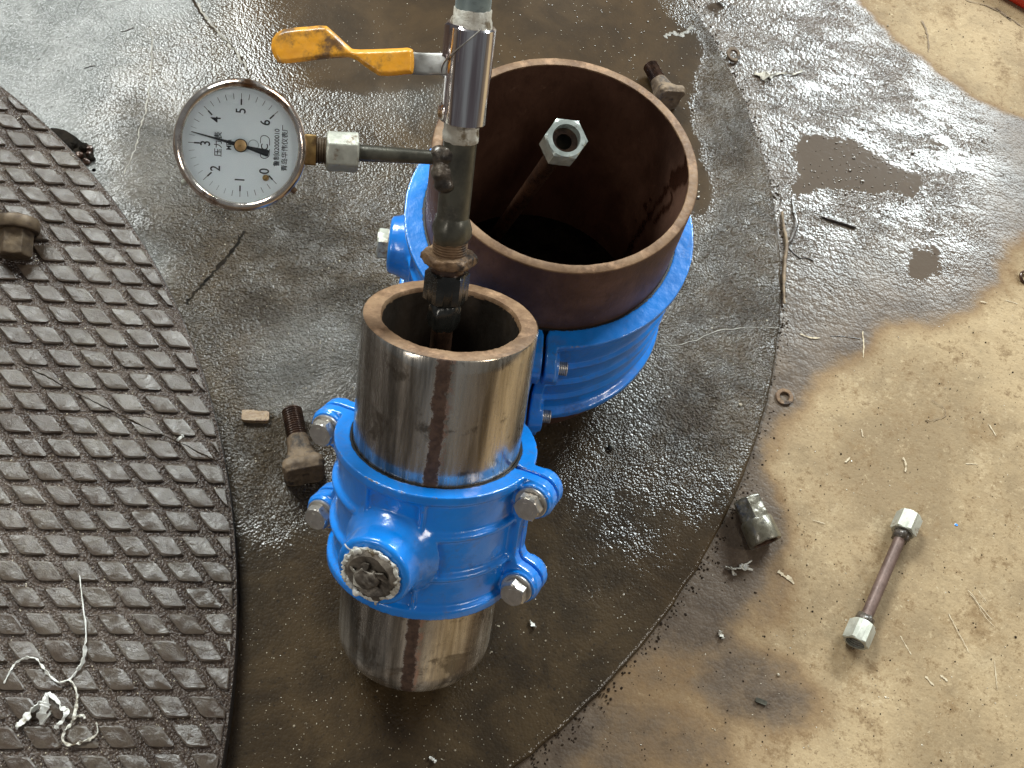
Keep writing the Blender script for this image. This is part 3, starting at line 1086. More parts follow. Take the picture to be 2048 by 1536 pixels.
def build_clamp(name, label, M, Rp, z0, z1, lug=.030, boss_a=None, boss_z=0.0, boss_len=.030, boss_r=.026, bolt_flip=1, rib_z=(), hl=.032, th=.0075, fl=.0045, rh=.0042):
    """split clamp around local z axis. joint plane = x axis. front half is -y side (bolt heads there)"""
    root = thing(name, label, 'pipe clamp', M)
    Ri = Rp + .0018
    Ro = Ri + th
    zl = [z0, z1]
    gap = .0022
    lw = .021
    for side in (-1, 1):
        bm = bmesh.new()
        da = gap / Ro
        prof = [(Ri, z0), (Ro + fl, z0), (Ro + fl, z0 + .0075), (Ro, z0 + .0105)]
        for rz in rib_z:
            prof += [(Ro, rz - .0045), (Ro + rh, rz - .0016), (Ro + rh, rz + .0016), (Ro, rz + .0045)]
        prof += [(Ro, z1 - .0105), (Ro + fl, z1 - .0075), (Ro + fl, z1), (Ri, z1)]
        a0 = (PI + da) if side < 0 else da
        lathe(bm, prof, 96, a0, a0 + PI - 2 * da)
        ft = .0095   # flange thickness
        for sx in (-1, 1):
            # outline of the joint flange in (x, z)
            xr = Ri + .004
            xm = Ro + .007
            xo = Ro + lug
            def arc(cx, cz, r, a, b, k=8):
                return [(cx + r * math.cos(R(a + (b - a) * i / k)), cz + r * math.sin(R(a + (b - a) * i / k))) for i in range(k + 1)]
            r_ = .016
            out = [(xr, z0)] + [(xo - r_, z0)] + arc(xo - r_, z0 + r_, r_, -90, 70) + [(xm + .003, z0 + hl + .002), (xm, z0 + hl + .008)]
            out += [(xm, z1 - hl - .008), (xm + .003, z1 - hl - .002)] + arc(xo - r_, z1 - r_, r_, -70, 90) + [(xo - r_, z1), (xr, z1)]
            poly = [(sx * x, z) for x, z in out]
            if sx < 0:
                poly = poly[::-1]
            # extrude along y
            MM = Matrix(((1, 0, 0, 0), (0, 0, 1, 0), (0, 1, 0, 0), (0, 0, 0, 1)))
            ya, yb = (gap / 2, gap / 2 + ft)
            if side < 0:
                ya, yb = -yb, -ya
            prism(bm, poly, ya, yb, MM, bev=0)
            # thick cheek joining flange to shell
            for zc in (z0 + hl / 2, z1 - hl / 2):
                lathe(bm, [(1e-4, 0), (.0150, 0), (.0142, ft + .0035), (1e-4, ft + .0035)], 32, M=T((sx * (xo - r_), side * gap / 2, zc)) @ RX(-side * PI / 2))
        if side < 0 and boss_a is not None:
            D = Vector((math.sin(boss_a), -math.cos(boss_a), 0))
            FB = frame((0, 0, boss_z), D, (0, 0, 1))
            lathe(bm, [(1e-4, Ri + .002), (boss_r + .010, Ri + .002), (boss_r + .004, Ro + .004), (boss_r + .001, Ro + .012), (boss_r, Ro + boss_len - .002), (boss_r - .002, Ro + boss_len), (1e-4, Ro + boss_len)], 72, M=FB)
            # axial ribs above and below the boss
            for zz0, zz1 in ((z0 + .002, boss_z), (boss_z, z1 - .002)):
                for s2 in (-1, 1):
                    Dr = Vector((math.sin(boss_a + s2 * .30), -math.cos(boss_a + s2 * .30), 0))
                    F2 = frame((0, 0, 0), Dr, (0, 0, 1))
                    box(bm, zz0, zz1, -.0014, .0014, Ri + .002, Ro + .0032, F2)
        # clear the pipe bore: nothing inside because all solids start outside Ri
        me = cast(bm, .0010, 5)
        # drill the boss: recess carved by moving vertices inward is avoided; a plug fills the mouth
        roughen(me, .00025, 60, 3.0 + side)
        add('front_half' if side < 0 else 'back_half', me, MBLUE, root)
    # rubber gasket just inside the shell
    bm = bmesh.new()
    lathe(bm, [(Rp + .0004, z0 + .001), (Ri + .0008, z0 + .001), (Ri + .0008, z1 - .0004), (Rp + .0004, z1 - .0004)], 128)
    add('gasket', finish(bm), MRUBBER, root)
    ft = .0095 + .0035
    for sx in (-1, 1):
        for zc in (z0 + hl / 2, z1 - hl / 2):
            x = sx * (Ro + lug - .016)
            F = frame((x, -bolt_flip * (gap / 2 + ft), zc), (0, -bolt_flip, 0), (1, 0, 0))
            hex_bolt(root, F)
            bm = bmesh.new()
            lathe(bm, [(1e-4, 0)] + [(r, z) for r, z in thread_prof(.0062, 0, .008, .0016, .0007)] + [(1e-4, .0085)], 28)
            add('bolt_end', finish(bm, 20), MZINC, root, frame((x, bolt_flip * (gap / 2 + ft), zc), (0, bolt_flip, 0), (1, 0, 0)))
    return root, Ro


# pipe 1 (leaning, machined)
R1, R1I, L1 = .0635, .0497, .320
TOP1 = Vector((-.05435, .42644, .2925))
D1 = Vector((-.09489, .52618, .84507)).normalized()
M1 = frame(TOP1, D1, Vector((1, 0, 0)))


def build_pipe1():
    root = thing('machined_pipe', 'bright turned steel pipe with a rusty strip, leaning on the large pipe', 'pipe', M1)
    rho = .030
    prof = [(R1I, -.0004), (R1 - .0008, 0.0), (R1, -.0012), (R1, -.06), (R1, -.12), (R1, -.18), (R1, -.24), (R1, -L1 + rho)]
    pr = [(R1 - .0008, -.0002), (R1, -.0012)] + [(R1, -.0012 - i * (L1 - rho) / 30) for i in range(1, 30)] + [(R1 - rho + rho * math.cos(R(t)), -L1 + rho - rho * math.sin(R(t))) for t in range(0, 91, 9)] + [(.02, -L1 - .004), (1e-4, -L1 - .005)]
    bm = bmesh.new()
    lathe(bm, pr, 160, close=False)
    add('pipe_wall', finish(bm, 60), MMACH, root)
    # rough sawn rim
    bm = bmesh.new()
    lathe(bm, [(R1I, -.0016), (R1I + .0010, .0000), (R1 - .0016, .0002), (R1 - .0004, -.0010), (R1 - .0010, -.004), (R1I - .0002, -.004)], 200)
    me = finish(bm, 50)
    for v in me.vertices:
        r = math.hypot(v.co.x, v.co.y)
        if r < R1I + .002:
            a = math.atan2(v.co.y, v.co.x)
            k = 1 + .018 * noise.noise(Vector((math.cos(a) * 3.5, math.sin(a) * 3.5, 2))) + .008 * noise.noise(Vector((math.cos(a) * 16, math.sin(a) * 16, 5)))
            v.co.x *= k
            v.co.y *= k
    roughen(me, .0003, 250, 4)
    add('sawn_rim', me, MRIM, root)
    bm = bmesh.new()
    lathe(bm, [(R1I - .0004, -.003), (R1I - .0002, -.12), (R1I - .0002, -.235), (1e-4, -.235)], 120, close=False)
    add('bore', finish(bm), MBORE, root)
    # weld scar near the top right of the rim
    return root


pipe1 = build_pipe1()

PHI = R(-16)
MC1 = M1 @ RZ(PHI)
K = .9845
clamp1, Ro1 = build_clamp('pipe_clamp', 'glossy blue bolted clamp around the leaning bright pipe, its boss facing the front', MC1, R1, -.216, -.103,
                          boss_a=R(3), boss_z=-.161, boss_r=.0285, rib_z=(-.141, -.178), boss_len=.028)
MC2 = T(P2) @ RZ(R(-80 + 0))
clamp2, Ro2 = build_clamp('pipe_clamp', 'larger dusty blue clamp around the rusty pipe, partly behind the bright pipe', MC2, R2, .052, .187,
                          boss_a=0.0, boss_z=.122, rib_z=(.083, .111, .140), boss_len=.019, lug=.030, hl=.044, th=.009, fl=.0075, rh=.0035)


# threaded plugs in the bosses
def square_plug_thing():
    Db = Vector((math.sin(R(3)), -math.cos(R(3)), 0))
    F = MC1 @ frame(Db * (Ro1 + .028) + Vector((0, 0, -.161)), Db, (0, 0, 1)) @ Matrix.Scale(1.1, 4)
    root = thing('pipe_plug', 'rough rusty plug wrapped in white thread tape in the boss of the front clamp', 'plug', F)
    bm = bmesh.new()
    lathe(bm, [(1e-4, -.002), (.0185, -.002), (.0185, .0032), (.0155, .0046), (.0130, .0028), (.006, .0022), (1e-4, .0026)], 60)
    me = finish(bm, 40)
    roughen(me, .0022, 95, 3.3)
    add('plug_body', me, MPLUG, root)
    bm = bmesh.new()
    hexnut(bm, .015, .0060, M=T((-.002, .002, .0015)) @ RZ(.4))
    me = cast(bm, .0006, 4)
    roughen(me, .0016, 130, 1.3)
    add('wrench_square', me, MPLUG, root)
    for k, (x, y, a, sx, m) in enumerate(((-.006, .008, .3, 1.0, MTAPE), (.007, .004, 2.1, .8, MPLUG), (.003, -.009, 4.0, .9, MPLUG), (-.009, -.003, 5.2, .7, MPLUG), (.001, .012, 1.2, .6, MTAPE))):
        bm = bmesh.new()
        prism(bm, [(-.0060, -.0014), (-.0010, -.0034), (.0058, -.0008), (.0040, .0022), (-.0022, .0030)], 0, .0012)
        me = finish(bm, 10)
        roughen(me, .0008, 300, k)
        add('plug_flake', me, m, root, T((x, y, .0040)) @ RZ(a) @ RX(.35 - .2 * k) @ RY(.25) @ Matrix.Scale(sx, 4))
    # torn tape round the edge: several wobbling ribbons
    for k in range(7):
        bm = bmesh.new()
        pts = []
        a0 = rnd.uniform(0, 2 * PI) if k > 1 else 0
        span = rnd.uniform(2.2, 5.2) if k > 1 else 2 * PI
        n = 60
        for i in range(n + 1):
            a = a0 + span * i / n
            rr = .0186 + .0017 * noise.noise(Vector((math.cos(a) * 3, math.sin(a) * 3, k * 3.1))) + rnd.uniform(-.0003, .0003)
            zz = .0022 + .0030 * noise.noise(Vector((math.cos(a) * 4, math.sin(a) * 4, 9 + k * 2.1)))
            pts.append((rr * math.cos(a), rr * math.sin(a), zz))
        sweep(bm, pts, [rnd.uniform(.0007, .0023) for _ in pts], 6, .5, up=(0, 0, 1))
        me = finish(bm, 70)
        roughen(me, .0010, 330, k)
        add('thread_tape', me, MTAPEW if k % 2 else MTAPE, root)
    bm = bmesh.new()
    sweep(bm, spline([(.013, .013, .002), (.018, .016, .006), (.0195, .0185, .005)], 5), .0005, 5)
    add('tape_tail', finish(bm), MTAPEW, root)
    bm = bmesh.new()
    sweep(bm, spline([(-.0185, -.003, .0015), (-.0215, -.0055, .003), (-.0225, -.0045, .002)], 5), .0008, 5)
    me = finish(bm)
    roughen(me, .0006, 500, 3)
    add('tape_tail', me, MTAPE, root)


square_plug_thing()


def hex_plug_thing():
    Db = Vector((0, -1, 0))
    F = MC2 @ frame(Db * (Ro2 + .019) + Vector((0, 0, .122)), Db, (0, 0, 1))
    root = thing('hex_plug', 'pale hexagonal plug sticking out left of the larger blue clamp', 'plug', F)
    bm = bmesh.new()
    hexnut(bm, .026, .0105, M=RZ(R(30)))
    add('hex_head', finish(bm, 20), MNUTP, root)
    bm = bmesh.new()
    lathe(bm, [(1e-4, -.004), (.018, -.004), (.018, .0006), (1e-4, .0006)], 48)
    add('collar', finish(bm), MZINC, root)


hex_plug_thing()

# ---------------------------------------------------------------- rod with nut inside the large pipe
Nn = deep(1126, 286, .800)
Bb = at(985, 480, .075)
Dn = (Nn - Bb).normalized()
LR = (Nn - Bb).length


def build_rod():
    root = thing('nut_rod', 'shiny hexagonal nut on a brown rod standing inside the large pipe', 'threaded rod', frame(Nn, Dn, (1, .2, 0)))
    bm = bmesh.new()
    hexnut(bm, .0265, .022, .0098, depth=.019, M=T((0, 0, -.010)))
    add('hex_nut', finish(bm, 20), MSHINYN, root)
    bm = bmesh.new()
    lathe(bm, [(r, z) for r, z in [(.0098 + (.0006 if i % 2 else 0), -.006 + i * .0009) for i in range(20)]], 48, close=False)
    add('inner_thread', finish(bm, 20), MSHINYN, root)
    bm = bmesh.new()
    lathe(bm, [(.0056, .0030), (.0099, .0030), (.0099, .0010), (.0056, .0010)], 40)
    add('tube_end', finish(bm), MTHREAD, root)
    bm = bmesh.new()
    lathe(bm, [(1e-4, .0000), (.0099, .0000), (.0099, -.0010), (1e-4, -.0010)], 32)
    add('tube_bore', finish(bm), MDARK, root)  # black disc painted in place of the bore's shade
    bm = bmesh.new()
    lathe(bm, [(1e-4, -LR), (.0062, -LR), (.0064, -.010), (.0064, -.002), (.0052, -.002), (.0050, -.04), (1e-4, -.04)], 40)
    add('rod', finish(bm), MTHREAD, root)
    bm = bmesh.new()
    lathe(bm, [(.006, -.026), (.0095, -.022), (.0108, -.015), (.0105, -.010), (.006, -.0095)], 48)
    me = finish(bm, 70)
    roughen(me, .0022, 160, 8)
    add('weld_bead', me, MWELD, root)


build_rod()

# ---------------------------------------------------------------- riser, valve, gauge on the leaning pipe
P0 = Vector((-.060069, .42803527, .28402432))
P0 = CAM + (P0 - CAM) * K
Etop = deep(947, 5, .7165)
DRV = (Etop - P0).normalized()
MR = frame(P0, DRV, (1, 0, 0))


def sv(v):
    """height along the riser axis at photo row v"""
    lo, hi = -.3, .45
    for _ in range(50):
        m = (lo + hi) / 2
        X = P0 + DRV * m - CAM
        vv = 768 - FPX * X.dot(UP) / X.dot(FW)
        if vv > v:
            lo = m
        else:
            hi = m
    return lo


def axpt(s): return P0 + DRV * s


s_ = {k: sv(k) for k in (0, 18, 50, 84, 214, 245, 246, 285, 318, 330, 440, 470, 492, 508, 530, 540, 600, 610, 634, 700)}
print({k: round(v, 4) for k, v in s_.items()})


def cyl(r0, r1, z0, z1, ch=.0005):
    return [(1e-4, z0), (r0 - ch, z0), (r0, z0 + ch), (r1, z1 - ch), (r1 - ch, z1), (1e-4, z1)]


def build_riser():
    root = thing('riser_pipe', 'dark welded riser pipe with hex nuts rising from the mouth of the bright pipe', 'pipe', MR)
    bm = bmesh.new()
    lathe(bm, cyl(.0078, .0078, -.22, s_[610]), 36)
    add('lower_tube', finish(bm), MTHREAD, root)
    bm = bmesh.new()
    lathe(bm, [(.007, s_[634] - .010), (.0095, s_[634] - .006), (.0112, s_[634]), (.0108, s_[610]), (.0088, s_[600] + .001), (.006, s_[600] + .002)], 56)
    me = finish(bm, 70)
    roughen(me, .0024, 150, 2)
    add('weld_bead', me, MBLACKN, root)
    bm = bmesh.new()
    hexnut(bm, .0275, s_[540] - s_[600], M=T((0, 0, s_[600])) @ RZ(R(14)))
    add('union_nut', finish(bm, 20), MBLACKN, root)
    bm = bmesh.new()
    lathe(bm, cyl(.0122, .0122, s_[540] - .001, s_[530] + .003), 40)
    add('neck', finish(bm), MTHREAD, root)
    bm = bmesh.new()
    hexnut(bm, .0350, s_[508] - s_[530] - .001, M=T((0, 0, s_[530] + .002)) @ RZ(R(8)))
    me = cast(bm, .0007, 3)
    roughen(me, .0009, 170, 5)
    add('hex_flange', me, MRUSTN, root)
    bm = bmesh.new()
    lathe(bm, [(1e-4, s_[508] - .002)] + thread_prof(.0122, s_[508] - .002, s_[470] + .001, .0019, .0009) + [(1e-4, s_[470] + .001)], 56)
    add('thread', finish(bm, 20), MRUSTN, root)
    bm = bmesh.new()
    a, b = s_[492] + .002, s_[440] + .004
    lathe(bm, [(.010, a), (.0122, a + .002), (.0134, a + (b - a) * .35), (.0134, a + (b - a) * .6), (.0120, b - .002), (.0105, b)], 64)
    me = finish(bm, 70)
    roughen(me, .0014, 110, 7)
    add('weld_bulb', me, MDARKP, root)
    bm = bmesh.new()
    lathe(bm, cyl(.01105, .0112, s_[440] - .003, s_[285] + .004), 64)
    add('tube', finish(bm), MDARKP, root)
    # lumpy weld where the gauge branch enters
    bm = bmesh.new()
    SB = s_[330]
    for x, y, z, r in ((-.0105, -.003, .004, .0075), (-.0085, -.007, -.004, .0080), (-.0065, -.0085, -.011, .0068), (-.013, -.002, .006, .006), (-.006, -.006, .008, .0065), (-.0095, -.002, -.009, .0062)):
        bmesh.ops.create_icosphere(bm, subdivisions=3, radius=r, matrix=T((x, y, SB + z)))
    me = cast(bm, .0008, 14)
    roughen(me, .0011, 120, 4)
    add('weld_lump', me, MWELD, root)
    # thread tape under the valve
    bm = bmesh.new()
    lathe(bm, [(.0108, s_[285] + .001), (.0120, s_[285] + .002), (.0122, s_[285] + .006), (.0118, s_[285] + .009), (.0116, s_[245] + .003), (.010, s_[245] + .004)], 64)
    me = finish(bm, 60)
    roughen(me, .0010, 200, 9)
    add('thread_tape', me, MTAPE, root)
    return root


riser = build_riser()


def build_valve():
    z0, z1 = s_[245], s_[50]
    zt = s_[18]
    root = thing('ball_valve', 'chromed ball valve with long orange lever handle on the riser', 'valve', MR @ T((0, 0, z0)))
    h = z1 - z0
    bm = bmesh.new()
    rb = .0147
    lathe(bm, [(1e-4, .0004), (rb - .0012, .0004), (rb, .0014), (rb, h - .001), (rb - .0010, h), (1e-4, h)], 96)
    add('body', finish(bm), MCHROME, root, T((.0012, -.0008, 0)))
    bm = bmesh.new()
    hexnut(bm, .0256, .0105, M=T((0, 0, .001)) @ RZ(R(24)))
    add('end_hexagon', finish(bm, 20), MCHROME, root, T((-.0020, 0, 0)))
    bm = bmesh.new()
    hexnut(bm, .0256, h * .36, M=T((0, 0, h * .655)) @ RZ(R(24)))
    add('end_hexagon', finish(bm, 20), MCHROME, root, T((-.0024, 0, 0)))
    bm = bmesh.new()
    lathe(bm, [(1e-4, h - .001), (.0133, h - .001), (.0130, h + .003), (.0119, h + .0050), (.0116, zt - z0), (.0104, zt - z0 + .001), (1e-4, zt - z0 + .001)], 56)
    me = finish(bm, 50)
    roughen(me, .0008, 220, 1)
    add('thread_tape', me, MTAPE, root)
    # thin wire round the body
    bm = bmesh.new()
    pts = []
    for i in range(40):
        t = i / 39
        a = R(-62 - 120 * t)
        zz = h + .0015 - t * .034
        pts.append(((rb + .0012) * math.cos(a) * (1.0 + .08 * t) + .001, (rb + .0012) * math.sin(a), zz))
    sweep(bm, pts, .0005, 6)
    add('wire', finish(bm), MSTRIP, root)
    # lever: world points
    pa = deep(893, 128, .752)
    Mi = (MR @ T((0, 0, z0))).inverted()

    def lp(u, v, d): return Mi @ deep(u, v, d)
    # steel strip
    st = [lp(905, 130, .757), (lp(880, 128, .752)), lp(850, 128, .748), lp(815, 126, .746), lp(790, 125, .745)]
    wd = [.0070, .0074, .0074, .0072, .0070]
    upv = (Mi.to_3x3() @ (-FW))
    bm = bmesh.new()
    plate(bm, spline(st, 4), [.0072] * 17, .0011, upv)
    add('lever', finish(bm, 30), MSTRIP, root)
    # stem nut
    bm = bmesh.new()
    FS = Mi @ frame(deep(897, 126, .762), (-FW + UP * .2), RT)
    lathe(bm, cyl(.0070, .0070, -.010, .004), 32, M=FS)
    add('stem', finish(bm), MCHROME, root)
    # grip
    out = [(826, 99), (816, 95), (765, 98), (716, 99), (704, 98), (692, 88), (672, 68), (653, 52), (640, 51), (600, 54), (568, 58), (553, 65), (544, 78), (542, 96), (548, 115), (558, 128),
           (580, 127), (620, 122), (665, 117), (700, 115), (712, 120), (728, 132), (745, 143), (758, 152), (775, 153), (815, 149), (825, 148), (828, 135), (828, 112)]
    bm = bmesh.new()
    lo = [bm.verts.new(lp(u, v, .7475)) for u, v in out]
    cu, cv = 690.0, 102.0
    md = [bm.verts.new(lp(u, v, .7440)) for u, v in out]
    top = []
    n = len(out)
    for k in range(n):
        (u0, v0), (u1, v1), (u2, v2) = out[k - 1], out[k], out[(k + 1) % n]
        nx, ny = (v2 - v0), -(u2 - u0)
        L_ = math.hypot(nx, ny)
        top.append((u1 + nx / L_ * -7 * -1, v1 + ny / L_ * -7 * -1))
    # inset towards the inside whichever way the outline runs
    area = sum(out[k][0] * out[(k + 1) % n][1] - out[(k + 1) % n][0] * out[k][1] for k in range(n))
    if area > 0:
        top = [(2 * a[0] - b[0], 2 * a[1] - b[1]) for a, b in zip(out, top)]
    up_ = [bm.verts.new(lp(u, v, .7412)) for u, v in top]
    for A, B in ((lo, md), (md, up_)):
        for k in range(n):
            bm.faces.new([A[k], A[(k + 1) % n], B[(k + 1) % n], B[k]])
    bm.faces.new(lo[::-1])
    bm.faces.new(up_)
    bmesh.ops.triangulate(bm, faces=[f for f in bm.faces if len(f.verts) > 4])
    me = cast(bm, .0007, 6)
    roughen(me, .0003, 90, 5)
    add('grip', me, MYEL, root)
    # pipe going up from the valve, out of the picture
    up = thing('supply_pipe', 'grey green galvanised pipe rising from the valve out of the picture', 'pipe', MR @ T((0, 0, zt - .004)))
    bm = bmesh.new()
    lathe(bm, [(1e-4, 0), (.0112, 0), (.0112, .15), (1e-4, .15)], 56)
    add('tube', finish(bm), MGALV, up)


def plate(bm, P, W, th, up, crown=0.0):
    """flat bar with rounded edges through points P (local), half widths W"""
    rings = []
    for i, p in enumerate(P):
        t = (P[min(i + 1, len(P) - 1)] - P[max(i - 1, 0)]).normalized()
        u = (up - t * up.dot(t)).normalized()
        v = t.cross(u)
        w = W[min(i, len(W) - 1)]
        sec = []
        for k in range(20):
            a = 2 * PI * k / 20
            cx = math.copysign(abs(math.cos(a)) ** .35, math.cos(a)) * w
            cy = math.copysign(abs(math.sin(a)) ** .7, math.sin(a)) * th + crown * (1 - (cx / w) ** 2) * (1 if math.sin(a) > 0 else 0)
            sec.append(bm.verts.new(p + v * cx + u * cy))
        rings.append(sec)
    for A, B in zip(rings, rings[1:]):
        for k in range(20):
            bm.faces.new([A[k], A[(k + 1) % 20], B[(k + 1) % 20], B[k]])
    bm.faces.new(rings[0][::-1])
    bm.faces.new(rings[-1])


build_valve()

# ---- gauge
BP = axpt(s_[318])


def solve_on_plane(u, v):
    d = ray(u, v)
    return CAM + d * ((BP - CAM).dot(DRV) / d.dot(DRV))


GC = solve_on_plane(481, 291)
gd = (GC - CAM).dot(FW)
print('gauge depth', gd, 'branch depth', (BP - CAM).dot(FW))
GC = deep(481, 291, min(max(gd, .70), .82))
BD = (GC - BP).normalized()
VW = (CAM - GC).normalized()
GN = (VW - BD * VW.dot(BD)).normalized()
GRAD = .5 * 262 * (GC - CAM).dot(FW) / FPX
# gauge frame: z = normal to camera, y = dial up = away from the stem
MG = frame(GC, GN, BD.cross(GN))


def text_mesh(s, size):
    cu = bpy.data.curves.new('t', 'FONT')
    cu.body = s
    cu.size = size
    cu.align_x = 'CENTER'
    cu.align_y = 'CENTER'
    cu.extrude = .00006
    cu.offset = size * .008
    o = bpy.data.objects.new('t', cu)
    COL.objects.link(o)
    dg = bpy.context.evaluated_depsgraph_get()
    dg.update()
    me = bpy.data.meshes.new_from_object(o.evaluated_get(dg))
    bpy.data.objects.remove(o)
    me.materials.clear()
    return me


def build_gauge():
    g = GRAD
    root = thing('pressure_gauge', 'round white pressure gauge with worn chrome rim reading just above 3', 'pressure gauge', MG)
    bm = bmesh.new()
    lathe(bm, [(1e-4, -.026), (g * .90, -.026), (g * .93, -.024), (g * .93, -.004), (g * .90, -.003), (g * .90, -.006), (1e-4, -.006)], 96)
    add('case', finish(bm), MBEZEL, root)
    bm = bmesh.new()
    pr = [(g * .865, -.0035), (g * .865, .0008), (g * .885, .0024), (g * .93, .0032), (g * .975, .0020), (g, -.0010), (g * .995, -.0075), (g * .955, -.0095), (g * .93, -.0095)]
    lathe(bm, pr, 128)
    me = finish(bm, 50)
    roughen(me, .0003, 70, 1)
    add('bezel', me, MBEZEL, root)
    bm = bmesh.new()
    lathe(bm, [(1e-4, -.0030), (g * .868, -.0030), (g * .868, -.0042), (1e-4, -.0042)], 96)
    dial = add('dial', finish(bm), MDIAL, root)
    zt = -.00285
    rd = g * .865
    # ticks
    def ang(v):  # scale value -> angle in dial frame (x right, y up)
        return R(225 - 45 * v)
    for k in range(31):
        v = k * .2
        a = ang(v)
        major = k % 5 == 0
        bm = bmesh.new()
        ro, ri = rd * .90, rd * (.70 if major else .80)
        if major:
            box(bm, ri, ri + (ro - ri) * .5, -.00045, .00045, 0, .0001)
            box(bm, ri + (ro - ri) * .5 - .0001, ro, -.00016, .00016, 0, .0001)
        else:
            box(bm, ri, ro, -.00014, .00014, 0, .0001)
        add('tick', finish(bm), MINK if major or 7 > k or k > 17 else MPALEINK, dial, RZ(a) @ T((0, 0, zt)))
    rn = rd * .60
    for v in range(7):
        a = ang(v)
        me = text_mesh(str(v), .0088)
        add('numeral', me, MINK, dial, T((rn * math.cos(a), rn * math.sin(a), zt)) @ Matrix.Diagonal((.85, 1, 1, 1)))
    fs = [('压力表', .0052, (0, rd * .38), MINK, 1.0), ('MPa', .0046, (0, rd * .20), MINK, .85), ('鲁制02000010', .0042, (0, -rd * .63), MINK, .95), ('青岛华伟仪表厂', .0042, (0, -rd * .77), MINK, 1.0)]
    for s, sz, (x, y), m, sx in fs:
        me = text_mesh(s, sz)
        add('lettering', me, m, dial, T((x, y, zt)) @ Matrix.Diagonal((sx, 1, 1, 1)))
    me = text_mesh('C', .0062)
    add('lettering', me, MINK, dial, T((0, -rd * .42, zt)))
    bm = bmesh.new()
    for s1 in (-1, 1):
        sweep(bm, spline([(s1 * .0022, -rd * .34, zt), (s1 * .0062, -rd * .35, zt), (s1 * .0072, -rd * .42, zt), (s1 * .0055, -rd * .49, zt), (s1 * .0012, -rd * .50, zt)], 5), .00022, 5, .4)
    add('logo_outline', finish(bm), MINK, dial)
    bm = bmesh.new()
    lathe(bm, [(.0030, zt), (.0034, zt), (.0034, zt + .0001), (.0030, zt + .0001)], 32, M=T((.0008, -rd * .22, 0)))
    add('logo_outline', finish(bm), MPALEINK, dial)
    # needle
    a = ang(3.28)
    N = RZ(a) @ T((0, 0, zt + .0012))
    bm = bmesh.new()
    prism(bm, [(-rd * .50, -.0019), (-rd * .46, -.0022), (-rd * .10, -.0009), (0, -.0015), (rd * .30, -.0008), (rd * .865, -.00025), (rd * .865, .00025), (rd * .30, .0008), (0, .0015), (-rd * .10, .0009), (-rd * .46, .0022), (-rd * .50, .0019)], 0, .0003)
    add('needle', finish(bm), MINK, root, N)
    bm = bmesh.new()
    lathe(bm, [(1e-4, 0), (.0043, 0), (.0043, .0006), (1e-4, .0006)], 32)
    add('hub_ring', finish(bm), MINK, root, T((0, 0, zt + .0016)))
    bm = bmesh.new()
    lathe(bm, [(1e-4, 0), (.0037, 0), (.0037, .0008), (.0032, .0011), (.0009, .0011), (.0008, .0004), (1e-4, .0004)], 32)
    add('hub', finish(bm), simple('gold_hub', (.42, .25, .10), (.58, .38, .18), 60, (.35, .5), .5), root, T((0, 0, zt + .0022)))
    a = ang(.12)
    bm = bmesh.new()
    bmesh.ops.create_icosphere(bm, subdivisions=3, radius=.0021)
    add('stop_pin', finish(bm, 80), MBRASS, root, T((rd * .70 * math.cos(a), rd * .70 * math.sin(a), zt + .001)))
    bm = bmesh.new()
    lathe(bm, [(1e-4, .0001), (g * .866, .0001), (g * .866, .0009), (1e-4, .0009)], 96)
    add('glass', finish(bm), MGLASS, root)
    for a, m in ((-128, MRUSTN), (126, MNUTP)):
        bm = bmesh.new()
        lathe(bm, cyl(.0022, .0020, 0, .003), 16)
        # small screws on the rim
        aa = R(a)
        add('rim_screw', finish(bm), m, root, frame((g * math.cos(aa), g * math.sin(aa), -.006), (math.cos(aa), math.sin(aa), 0), (0, 0, 1)))
    # fittings towards the riser: y- direction of the gauge frame
    px = (GC - CAM).dot(FW) / FPX   # metres per photo pixel here
    def F(zoff): return frame((0, -zoff, -.012), (0, -1, 0), (1, 0, 0))
    y0 = 125 * px
    bm = bmesh.new()
    prism(bm, rpoly(.0198, .0198, .0015), 0, 24 * px, F(y0))
    add('square_shank', finish(bm), MBRASS, root)
    bm = bmesh.new()
    lathe(bm, [(1e-4, 0)] + thread_prof(.0088, 0, 24 * px, .0018, .0008) + [(1e-4, 24 * px)], 48, M=F(y0 + 23 * px))
    add('thread', finish(bm, 20), MTAN, root)
    return root, y0 + 45 * px, px


gauge, ynut, gpx = build_gauge()


def build_branch():
    """branch tube and swivel nut between the gauge and the riser"""
    root = thing('gauge_branch', 'thin side tube with pale hex nut joining the gauge to the riser', 'pipe fitting', MG)
    start = MG.inverted() @ BP
    bm = bmesh.new()
    hexnut(bm, .0232, 66 * gpx, M=frame((0, -ynut, -.012), (0, -1, 0), (1, 0, 0)) @ RZ(R(8)))
    me = cast(bm, .0007, 4)
    roughen(me, .0004, 120, 2)
    add('swivel_nut', me, MNUTP, root)
    bm = bmesh.new()
    a = Vector((0, -ynut - 60 * gpx, -.012))
    b = start
    pts = [a.lerp(b, t / 12) for t in range(13)]
    sweep(bm, pts, [.0057 - .0010 * min(1, i / 8) for i in range(13)], 32)
    add('tube', finish(bm), MDARKP, root)
    bm = bmesh.new()
    q = b.lerp(a, .11)
    bmesh.ops.create_icosphere(bm, subdivisions=4, radius=.0072, matrix=T(q))
    me = finish(bm, 80)
    roughen(me, .0024, 220, 6)
    add('weld_bead', me, MWELD, root)


build_branch()


# ---------------------------------------------------------------- loose things on the plates and the floor
def lying(u0, v0, u1, v1, z, zref=0.0):
    """frame at the first point with z axis along the line to the second, on height z"""
    a, b = at(u0, v0, z + zref), at(u1, v1, z + zref)
    return a, (b - a).normalized(), (b - a).length


